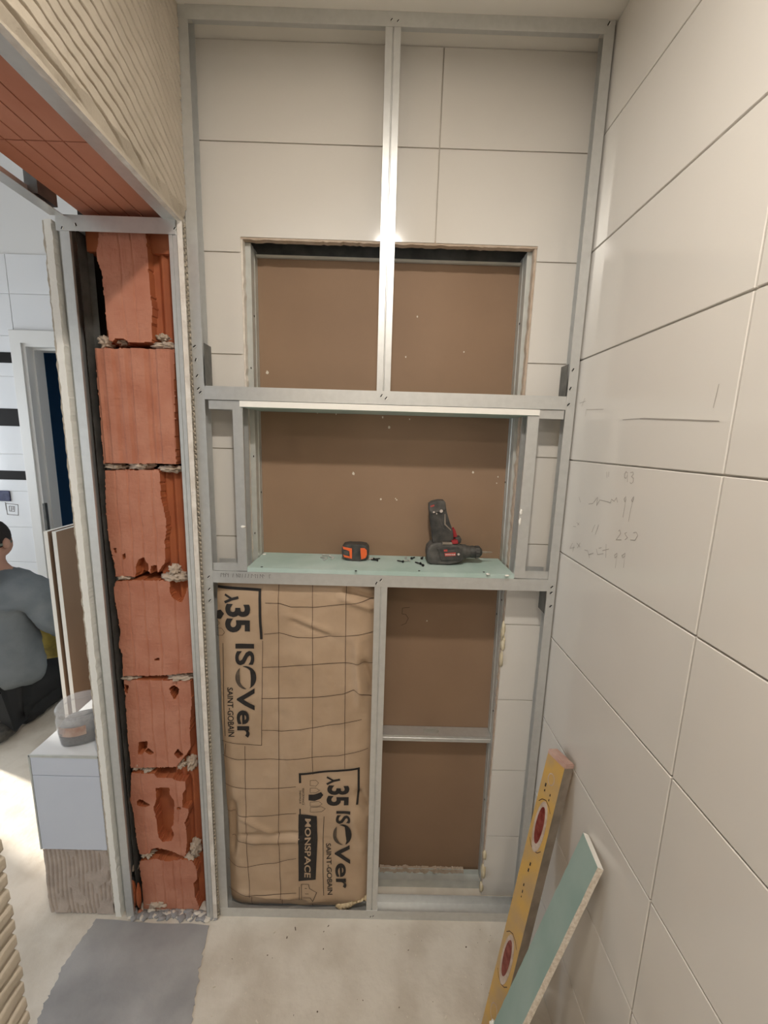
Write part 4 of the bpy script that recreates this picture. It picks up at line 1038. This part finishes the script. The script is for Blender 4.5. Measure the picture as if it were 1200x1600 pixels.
# ---- tape measure
p0 = atZ(537, 877, ZS); p1 = atZ(577, 880, ZS)
YTM = 1.175
tm = thing('tape_measure', 'black and orange pocket tape measure on the green shelf', 'tape measure', (-0.066, YTM, ZS))
zt = zoompx(520, 840, 7.5)
_tz = ZS - atY(*zt((270, 318)), YTM)[2]
def WT(pts): return [(float(p[0]), float(p[2] + _tz)) for p in (atY(*zt(q), YTM) for q in pts)]
prism('case', WT([(110, 200), (112, 165), (135, 135), (200, 128), (330, 128), (395, 140), (420, 170), (425, 230), (412, 280), (385, 308), (320, 318), (240, 318), (160, 305), (125, 275), (112, 240)]), 'y', YTM - 0.022, YTM + 0.022, M['black_plastic'], tm, 0.007, 3)
prism('side_panel', WT([(325, 165), (375, 165), (402, 190), (405, 240), (390, 280), (335, 300), (330, 230)]), 'y', YTM - 0.0232, YTM - 0.015, M['orange'], tm, 0.003, 2)
prism('side_panel', WT([(122, 150), (232, 170), (232, 290), (205, 285), (208, 195), (130, 180)]), 'y', YTM - 0.0230, YTM - 0.015, M['orange'], tm, 0.002, 2)
prism('side_panel', WT([(128, 240), (205, 262), (205, 285), (140, 272)]), 'y', YTM - 0.0230, YTM - 0.015, M['orange'], tm, 0.002, 2)
prism('centre_cap', WT([(135, 195), (195, 202), (195, 255), (142, 248)]), 'y', YTM - 0.0238, YTM - 0.015, M['grey_plastic'], tm, 0.002, 2)
a, b = WT([(430, 270), (500, 282)])
box('blade_tip', (a[0] - 0.004, YTM - 0.006, ZS + 0.002), (a[0] + 0.010, YTM + 0.006, ZS + 0.0032), M['pale_label'], tm)
box('end_hook', (a[0] + 0.009, YTM - 0.008, ZS + 0.0002), (a[0] + 0.0105, YTM + 0.008, ZS + 0.006), M['anchor'], tm)

# ---- loose screws
def screw_mesh(nm, m):
    bm = bmesh.new()
    prof = [(0, 0), (0, 0.0040), (0.0012, 0.0040), (0.0035, 0.0018)]
    s = 0.004
    while s < 0.022: prof += [(s, 0.0013), (s + 0.0007, 0.0020), (s + 0.0014, 0.0013)]; s += 0.002
    prof += [(0.025, 0.0)]
    add_lathe(bm, prof, (0, 0, 0), (1, 0, 0), 9); bmesh.ops.recalc_face_normals(bm, faces=bm.faces)
    me = bpy.data.meshes.new(nm); bm.to_mesh(me); bm.free(); me.materials.append(m); return me
SM_B, SM_Z = screw_mesh('black_screw', M['screw']), screw_mesh('zinc_screw', M['anchor'])
def screw(u, v, ang, black, label, group, tilt=0.0, up=False):
    p = atZ(u, v, ZS + 0.003); nm = 'drywall_screw' if black else 'zinc_screw'
    o = bpy.data.objects.new(nm, SM_B if black else SM_Z); link(o)
    if up:
        o.location = (p[0], p[1], ZS + 0.0250); o.rotation_euler = (0, math.radians(90), 0)
    else:
        o.location = (p[0], min(p[1], YB - 0.03), ZS + 0.0042); o.rotation_euler = (0, math.radians(4.5), math.radians(ang))
    tag(o, label, 'screw', group); return o
for k, (u, v, a) in enumerate([(503, 868, 20), (511, 872, 160), (506, 875, 75), (515, 869, -40), (519, 873, 100)]):
    screw(u, v, a, False, 'zinc screw in the small pile left of the tape measure', 'zinc screws piled left of the tape')
screw(590, 876, 150, True, 'black drywall screw just right of the orange tape measure', 'black drywall screws on the shelf')
screw(584, 874, 35, True, 'black drywall screw crossed behind another beside the tape measure', 'black drywall screws on the shelf')
screw(630, 878, 140, True, 'black drywall screw among the pale screws mid shelf', 'black drywall screws on the shelf')
screw(634, 873, 80, False, 'zinc screw lying mid shelf between tape measure and drill', 'zinc screws mid shelf')
screw(640, 876, 200, False, 'zinc screw lying mid shelf between tape measure and drill', 'zinc screws mid shelf')
screw(643, 873, 60, True, 'black drywall screw at the right end of the mid shelf group', 'black drywall screws on the shelf')
screw(659, 873, 75, True, 'black drywall screw behind the pair left of the drill', 'black drywall screws on the shelf')
screw(657, 881, 130, True, 'left black drywall screw of the pair beside the drill', 'black drywall screws on the shelf')
screw(661, 884, 100, True, 'right black drywall screw of the pair beside the drill', 'black drywall screws on the shelf')

# ================================================================== LEANING THINGS ON THE RIGHT
def oriented_box(bm, c, ux, uy, uz, hx, hy, hz, bev=0.0, mi=0):
    vs = [bm.verts.new(Vector(c) + ux * sx * hx + uy * sy * hy + uz * sz * hz) for sz in (-1, 1) for (sx, sy) in ((-1, -1), (1, -1), (1, 1), (-1, 1))]
    fs = [bm.faces.new([vs[i] for i in f]) for f in [(0, 3, 2, 1), (4, 5, 6, 7), (0, 1, 5, 4), (1, 2, 6, 5), (2, 3, 7, 6), (3, 0, 4, 7)]]
    for f in fs: f.material_index = mi
    if bev: bmesh.ops.bevel(bm, geom=list({e for f in fs for e in f.edges}), offset=bev, segments=2, affect='EDGES')
    return fs

# ---- spirit level: axes from its top and foot
TOP = Vector((0.466, 0.893, -0.762)); FOOT = Vector((0.322, 0.800, FL + 0.006))
uz = (TOP - FOOT).normalized()
nf = Vector((-0.95, -0.30, 0.0)); nf = (nf - uz * nf.dot(uz)).normalized()     # yellow face normal
ux = nf.cross(uz).normalized()
if ux.x < 0: ux = -ux                                                            # towards the grey edge
HW, HT, LEN = 0.0290, 0.0135, (TOP - FOOT).length
lv = thing('spirit_level', 'worn yellow spirit level leaning upright in the tiled corner', 'spirit level', FOOT)
mid = (TOP + FOOT) / 2
bm = bmesh.new(); fs = oriented_box(bm, mid, ux, nf, uz, HW, HT, LEN / 2 - 0.006, 0)
for f in bm.faces: f.normal_update()
bmesh.ops.recalc_face_normals(bm, faces=bm.faces)
for f in bm.faces: f.material_index = 0 if abs(f.normal.dot(nf)) > 0.7 else 1
bm_obj('body', bm, [M['yellow'], M['level_side']], lv)
for s in (1, -1):
    bm = bmesh.new(); oriented_box(bm, mid + uz * s * (LEN / 2 - 0.005), ux, nf, uz, HW + 0.001, HT + 0.001, 0.006, 0.0015); bm_obj('end_cap', bm, M['pink_cap'], lv)
def oval(bm, c, a, b, depth0, depth1, n=20, mi=0):
    A = [bm.verts.new(Vector(c) + ux * b * math.cos(t) + uz * a * (math.sin(t) + 0.0) + nf * depth0) for t in [2 * math.pi * k / n for k in range(n)]]
    B = [bm.verts.new(Vector(c) + ux * b * math.cos(t) + uz * a * (math.sin(t)) + nf * depth1) for t in [2 * math.pi * k / n for k in range(n)]]
    bm.faces.new(B).material_index = mi
    for k in range(n): bm.faces.new([A[k], A[(k + 1) % n], B[(k + 1) % n], B[k]]).material_index = mi
def along(s, off=0.0): return TOP - uz * s + ux * off
for s in (0.185, 0.545):
    bm = bmesh.new(); oval(bm, along(s), 0.066, 0.0185, HT - .001, HT + 0.0012); o = bm_obj('vial_frame', bm, M['vial_rim'], lv)
    bm = bmesh.new(); oval(bm, along(s - 0.004), 0.048, 0.0115, HT, HT + 0.0024); bm_obj('vial', bm, M['vial'], o)
for (s, a, b) in ((0.060, 0.014, 0.010), (0.69, 0.02, 0.012)):
    bm = bmesh.new()
    ring = [(b * math.cos(t), a * math.sin(t)) for t in np.linspace(0, 2 * math.pi, 22)]
    ribbon_on(bm, ring, 0.0022, lambda q, s=s: along(s) + ux * q[0] + uz * q[1] + nf * (HT + 0.0008))
    bm_obj('worn_emblem', bm, M['vial_rim'], lv)['label'] = 'worn oval emblem'
bm = bmesh.new()      # worn printing
for (s, off, w, h) in ((0.083, -0.012, .004, .010), (0.097, -0.011, .003, .006), (0.095, 0.008, .003, .007), (0.108, 0.008, .003, .006), (0.285, 0.0, .004, .010), (0.302, -0.001, .004, .010), (0.345, -0.004, .0035, .008), (0.362, -0.003, .003, .009), (0.376, -0.003, .0025, .005)):
    c_ = along(s, off) + nf * (HT + 0.0007)
    bm.faces.new([bm.verts.new(c_ + ux * a * w / 2 + uz * b * h / 2) for a, b in ((-1, -1), (1, -0.8), (0.8, 1), (-0.9, 0.8))])
bm_obj('worn_print', bm, M['ink'], lv)
for s in (0.115, 0.250, 0.475, 0.612):
    bm = bmesh.new()
    pts = [(-0.021, 0.012), (-0.012, 0.004), (0.0, 0.0), (0.012, 0.004), (0.021, 0.012)]
    if s in (0.250, 0.612): pts = [(a, -b) for a, b in pts]
    ribbon_on(bm, pts, 0.0014, lambda q, s=s: along(s) + ux * q[0] - uz * q[1] * 1.5 + nf * (HT + 0.0007)); bm_obj('grip_outline', bm, M['ink_line'], lv)

# ---- green plasterboard offcut
TL = Vector((XR - 0.002, 0.784, -0.869)); TR = Vector((XR - 0.0075, 0.700, -0.838))
BL = Vector((0.262, 0.738, FL)); 
vv = (TL - BL).normalized(); uu = (TR - TL); uu = (uu - vv * uu.dot(vv)).normalized(); wid = (TR - TL).dot(uu)
nn = uu.cross(vv).normalized()
if nn.x > 0: nn = -nn                      # green face looks into the room
oc = thing('plasterboard_offcut', 'narrow green plasterboard offcut leaning against the right wall', 'plasterboard', BL)
TT = 0.0125
def offc(a, b, d): return BL + uu * a + vv * b + nn * (d)
Lo = (TL - BL).length
n = 40; V = []
for k in range(n + 1):
    s = Lo * k / n; j = 0.0015 * noise.noise(Vector((s * 60, 2, 0))) + 0.001 * noise.noise(Vector((s * 170, 7, 0)))
    e = 0.0012 * noise.noise(Vector((s * 80, 5, 5)))
    V += [offc(j, s, TT), offc(wid + e, s, TT), offc(wid + e, s, 0), offc(j, s, 0)]
# keep the foot on the floor, the top on the wall
V = [Vector(v) for v in V]
mx = max(v.x for v in V); mz = min(v.z for v in V)
V = [v + Vector((XR - 0.0008 - mx, 0, 0)) for v in V]
Fc = []; mi = []
for k in range(n):
    for q in range(4): Fc.append((k * 4 + q, k * 4 + (q + 1) % 4, k * 4 + 4 + (q + 1) % 4, k * 4 + 4 + q)); mi.append((0, 1, 2, 1)[q])
Fc += [(0, 3, 2, 1), (n * 4, n * 4 + 1, n * 4 + 2, n * 4 + 3)]; mi += [1, 3]
ob = mesh_obj('board', V, Fc, [M['green'], M['core'], M['plaster'], M['gyp_white']], oc)
ob.data.polygons.foreach_set('material_index', mi)
oc_low = FL - mz
c_ = V[0] + (V[4 * 12] - V[0]) * 0.9
lump('paper_scrap', V[4 * 9] + nn * 0.003, (.006, .004, .007), M['gyp_white'], oc, 77, 0.7, 2)

# ================================================================== THE NEXT ROOM
# ---- tiled bench block
bx0, bx1, by0, by1, bzt = -1.024, -0.8205, YJ + 0.004, 1.62, -0.945
bn = thing('tiled_plinth', 'low plinth with pale tiles, bluish sky shade painted in, above bare grey adhesive', 'plinth', ((bx0 + bx1) / 2, by0, FL))
box('core', (bx0 + 0.008, by0 + 0.008, FL), (bx1, by1, bzt - 0.008), M['adhesive_grey'], bn)
M['tile_sky_shade'] = mat('pale_tile_sky_shade', (0.62, 0.66, 0.75), 0.2, var=(0.66, 0.70, 0.78), vscale=4)  # bluish skylit shade of the plinth front put into the tile colour
box('tile', (bx0 + 0.003, by0, -1.0125), (bx1, by0 + 0.0085, bzt - 0.004), M['tile_sky_shade'], bn, 0.001)
box('tile', (bx0 + 0.003, by0, -1.275), (bx1, by0 + 0.0085, -1.0145), M['tile_sky_shade'], bn, 0.001)
box('tile', (bx0, by0 + 0.004, bzt - 0.008), (bx1, by1, bzt), M['tile_white'], bn, 0.001)
box('edge_trim', (bx0, by0 - 0.001, bzt - 0.0065), (bx1, by0 + 0.0035, bzt + 0.0004), M['steel_old'], bn)
box('edge_trim', (bx0 - 0.0015, by0 - 0.001, -1.275), (bx0 + 0.0030, by0 + 0.004, bzt), M['steel_old'], bn)
# combed adhesive under the tiles
nx_, nz_ = 90, 60
xs_ = np.linspace(bx0, bx1, nx_); zs_ = np.linspace(FL + 0.004, -1.277, nz_)
V = []; 
for x in xs_:
    for z in zs_:
        ph = (x + 0.003 * math.sin(z * 25)) / 0.0135; frp = ph - math.floor(ph)
        h = 0.004 * min(1, min(frp, 1 - frp) / 0.22)
        sm = noise.noise(Vector((x * 22, z * 14, 4))) + (0.25 if x > -0.90 else 0) - (z + 1.45) * 0.8
        if sm > 0.22: h = 0.005
        V.append((x, by0 + 0.006 - h + 0.0008 * noise.noise(Vector((x * 200, z * 200, 0))), z))
Fc = [(i * nz_ + j, (i + 1) * nz_ + j, (i + 1) * nz_ + j + 1, i * nz_ + j + 1) for i in range(nx_ - 1) for j in range(nz_ - 1)]
mesh_obj('combed_adhesive', V, Fc, M['adhesive_grey'], bn, smooth=True)['label'] = 'bare combed grey adhesive'

# ---- clear tub on the plinth
tc_ = (-0.925, 1.155, bzt)
tb = thing('plastic_tub', 'clear plastic tub half full of dark screws on the plinth', 'tub', tc_)
def rsq(prof, name, m, parent, n=28, e=3.2):
    """rounded-square lathe"""
    bm = bmesh.new(); rings = []
    for z, r in prof:
        rg = []
        for k in range(n):
            t = 2 * math.pi * k / n; c, s = math.cos(t), math.sin(t)
            q = (abs(c) ** e + abs(s) ** e) ** (-1 / e) if e else 1
            a = t + 0.35
            rg.append(bm.verts.new((tc_[0] + r * q * math.cos(a), tc_[1] + r * q * math.sin(a), tc_[2] + z)))
        rings.append(rg)
    for A, B in zip(rings, rings[1:]):
        for k in range(n): bm.faces.new([A[k], A[(k + 1) % n], B[(k + 1) % n], B[k]])
    return rings, bm
rg, bm = rsq([(0.0, 0.050), (0.003, 0.0545), (0.055, 0.0600), (0.085, 0.0615), (0.095, 0.058), (0.098, 0.056)], 'x', None, None)
bm.faces.new(rg[0][::-1])
bod = bm_obj('body', bm, M['clear'], tb, smooth=True); so = bod.modifiers.new('wall', 'SOLIDIFY'); so.thickness = 0.0012
rg, bm = rsq([(0.002, 0.050), (0.004, 0.0525), (0.045, 0.0575), (0.050, 0.055)], 'x', None, None)
bm.faces.new(rg[0][::-1]); bm.faces.new(rg[-1]); bm_obj('contents', bm, M['screws_dark'], tb, smooth=True)
rg, bm = rsq([(0.095, 0.0575), (0.097, 0.061), (0.104, 0.061), (0.105, 0.064), (0.112, 0.064), (0.113, 0.060), (0.112, 0.056), (0.100, 0.055)], 'x', None, None, e=2.4)
bm_obj('rim', bm, M['clear'], tb, smooth=True)
rg, bm = rsq([(0.1135, 0.063), (0.116, 0.061), (0.117, 0.055), (0.1165, 0.0)], 'x', None, None, e=2.4)
bm_obj('lid', bm, M['clear'], tb, smooth=True)
V = []; Fc = []
for k in range(9):
    a = math.radians(-118 + k * 9); r0 = 0.0645
    for z in (0.040, 0.070): V.append((tc_[0] + r0 * math.cos(a), tc_[1] + r0 * math.sin(a), tc_[2] + z))
for k in range(8): Fc.append((2 * k, 2 * k + 2, 2 * k + 3, 2 * k + 1))
mesh_obj('label_sticker', V, Fc, M['tub_label'], tb, smooth=True)

# ---- plasterboard sheets standing beyond
for k, (x, lab) in enumerate(((-1.318, 'left of two plasterboard sheets standing on edge behind the tub'), (-1.285, 'right of two plasterboard sheets standing on edge, brown face to the camera'))):
    ps = thing('plasterboard_sheet', lab, 'plasterboard', (x, 1.9, FL), 'plasterboard sheets standing in the next room')
    y0 = 1.555
    zt_ = FL + 1.137
    box('gypsum_core', (x, y0, FL), (x + 0.0150, 2.55, zt_), M['gyp_white'], ps)
    box('paper_face', (x + 0.0151, y0 + 0.001, FL + 0.001), (x + 0.0158, 2.549, zt_ - 0.001), M['brown'], ps)
    box('paper_face', (x - 0.0008, y0 + 0.001, FL + 0.001), (x - 0.0001, 2.549, zt_ - 0.001), M['steel_dark_and_shade'] if k else M['gyp_white'], ps)

# ---- yellow sack behind the person
yb = lump('yellow_sack', (-2.22, 2.58, FL + 0.19), (0.11, 0.11, 0.20), M['yellow_bag'], None, 5, 0.35, 3)
tag(yb, 'crumpled yellow sack on the floor beyond the kneeling person', 'sack')

# ---- kneeling person seen from behind
PXc, PYc = -1.985, 1.93
pe = thing('person', 'person in grey sweatshirt and black trousers kneeling with back to the camera', 'person', (PXc, PYc, FL))
def skin(name, verts, edges, radii, m, parent, root=0, sub=2, disp=None):
    me = bpy.data.meshes.new(name)
    me.from_pydata([(PXc + v[0], PYc + v[1], FL + v[2]) for v in verts], edges, [])
    me.materials.append(m)
    o = bpy.data.objects.new(name, me); link(o); setp(o, parent)
    md = o.modifiers.new('skin', 'SKIN'); md.use_smooth_shade = True
    for i, r in enumerate(radii):
        sv = me.skin_vertices[0].data[i]; sv.radius = r if isinstance(r, tuple) else (r, r); sv.use_root = (i == root)
    ss = o.modifiers.new('sub', 'SUBSURF'); ss.levels = sub; ss.render_levels = sub
    if disp:
        tx = bpy.data.textures.new(name + '_folds', 'CLOUDS'); tx.noise_scale = disp[1]
        dm = o.modifiers.new('folds', 'DISPLACE'); dm.texture = tx; dm.strength = disp[0]; dm.texture_coords = 'GLOBAL'; dm.mid_level = 0.5
    return o
body_v = [(0, 0, .26), (0, .02, .42), (0, .05, .60), (0, .05, .76), (0, .05, .86), (0, .08, .93), (0, .09, 1.01),
          (.17, .05, .76), (.24, .10, .52), (.12, .34, .42), (.09, .43, .40), (-.17, .05, .76), (-.24, .10, .52), (-.12, .34, .42), (-.09, .43, .40),
          (.11, .02, .24), (.17, .40, .10), (.13, .02, .07), (.13, -.10, .04), (-.11, .02, .24), (-.17, .40, .10), (-.13, .02, .07), (-.13, -.10, .04)]
body_e = [(0, 1), (1, 2), (2, 3), (3, 4), (4, 5), (5, 6), (3, 7), (7, 8), (8, 9), (9, 10), (3, 11), (11, 12), (12, 13), (13, 14), (0, 15), (15, 16), (16, 17), (17, 18), (0, 19), (19, 20), (20, 21), (21, 22)]
body_r = [.13, .12, .125, .11, .055, .08, .075, .06, .045, .035, .03, .06, .045, .035, .03, .085, .06, .045, .035, .085, .06, .045, .035]
skin('body', body_v, body_e, body_r, M['skin'], pe)
for s in (1, -1):          # fingers closed on the work in front
    for f_ in range(5):
        vx = s * (.09 - .012 * (f_ - 2)) ; L_ = (.045, .07, .078, .072, .055)[f_]
        b0 = (vx, .45, .39); 
        if f_ == 0: pts = [(s * .06, .43, .40), (s * .04, .455, .39), (s * .035, .475, .375)]
        else: pts = [b0, (vx, .45 + L_ * .6, .385), (vx, .45 + L_ * .8, .36)]
        skin('finger', pts, [(0, 1), (1, 2)], [.010, .009, .008], M['skin'], pe, 0, 1)
sw_v = [(0, -.02, .20), (0, 0, .36), (0, .02, .52), (0, .03, .66), (0, .04, .76), (0, .05, .845), (.23, .05, .73), (.32, .07, .52), (.18, .33, .42), (-.20, .05, .74), (-.29, .07, .52), (-.17, .33, .42)]
skin('sweatshirt', sw_v, [(0, 1), (1, 2), (2, 3), (3, 4), (4, 5), (4, 6), (6, 7), (7, 8), (4, 9), (9, 10), (10, 11)],
     [(.31, .20), (.27, .18), (.245, .16), (.225, .14), (.165, .11), (.07, .07), .095, .075, .05, .095, .075, .05], M['hoodie'], pe, 0, 3, (0.032, 0.10))
hood = lump('hood', (PXc, PYc - 0.04, FL + 0.815), (0.125, 0.07, 0.05), M['hoodie'], pe, 33, 0.35, 3)
skin('trousers', [(0, 0, .18), (.12, .02, .20), (.18, .41, .11), (.14, .05, .075), (.14, -.06, .06), (-.12, .02, .20), (-.18, .41, .11), (-.14, .05, .075), (-.14, -.06, .06)],
     [(0, 1), (1, 2), (2, 3), (3, 4), (0, 5), (5, 6), (6, 7), (7, 8)], [(.17, .15), .12, .085, .075, .065, .12, .085, .075, .065], M['trousers'], pe, 0, 2, (0.02, 0.05))
for s in (1, -1):
    skin('shoe', [(s * .14, -.05, .055), (s * .145, -.12, .055), (s * .15, -.20, .045)], [(0, 1), (1, 2)], [.05, .048, .036], M['black_plastic'], pe, 0, 2)
# head details: hair, ears, cap strap
bm = bmesh.new(); bmesh.ops.create_uvsphere(bm, u_segments=24, v_segments=16, radius=1.0)
for v in list(bm.verts):
    if v.co.z < -0.55 and v.co.y > -0.2: pass
for v in bm.verts:
    k = 1 + 0.03 * noise.noise(v.co * 4)
    v.co = Vector((PXc + v.co.x * 0.083 * k, PYc + 0.075 + v.co.y * 0.098 * k, FL + 0.985 + v.co.z * (0.098 if v.co.z > 0 else 0.085) * k))
hr = bm_obj('hair', bm, M['hair'], pe, smooth=True)
bm = bmesh.new(); add_lathe(bm, [(-0.006, 0.0975), (0.006, 0.0975)], (0, 0, 0), (0, 0, 1), 28)
for v in bm.verts: v.co = Vector((PXc + v.co.x * 0.86, PYc + 0.075 + v.co.y * 1.0, FL + 0.955 + v.co.z))
bm_obj('head_strap', bm, M['strap'], pe, smooth=True)
for s in (1, -1):
    lump('ear', (PXc + s * 0.083, PYc + 0.085, FL + 0.955), (0.010, 0.020, 0.030), M['skin'], pe, 3, 0.2, 2)
lump('nose', (PXc, PYc + 0.178, FL + 0.955), (0.012, 0.016, 0.022), M['skin'], pe, 4, 0.1, 2)
lump('face', (PXc, PYc + 0.10, FL + 0.945), (0.070, 0.082, 0.085), M['skin'], pe, 6, 0.05, 3)
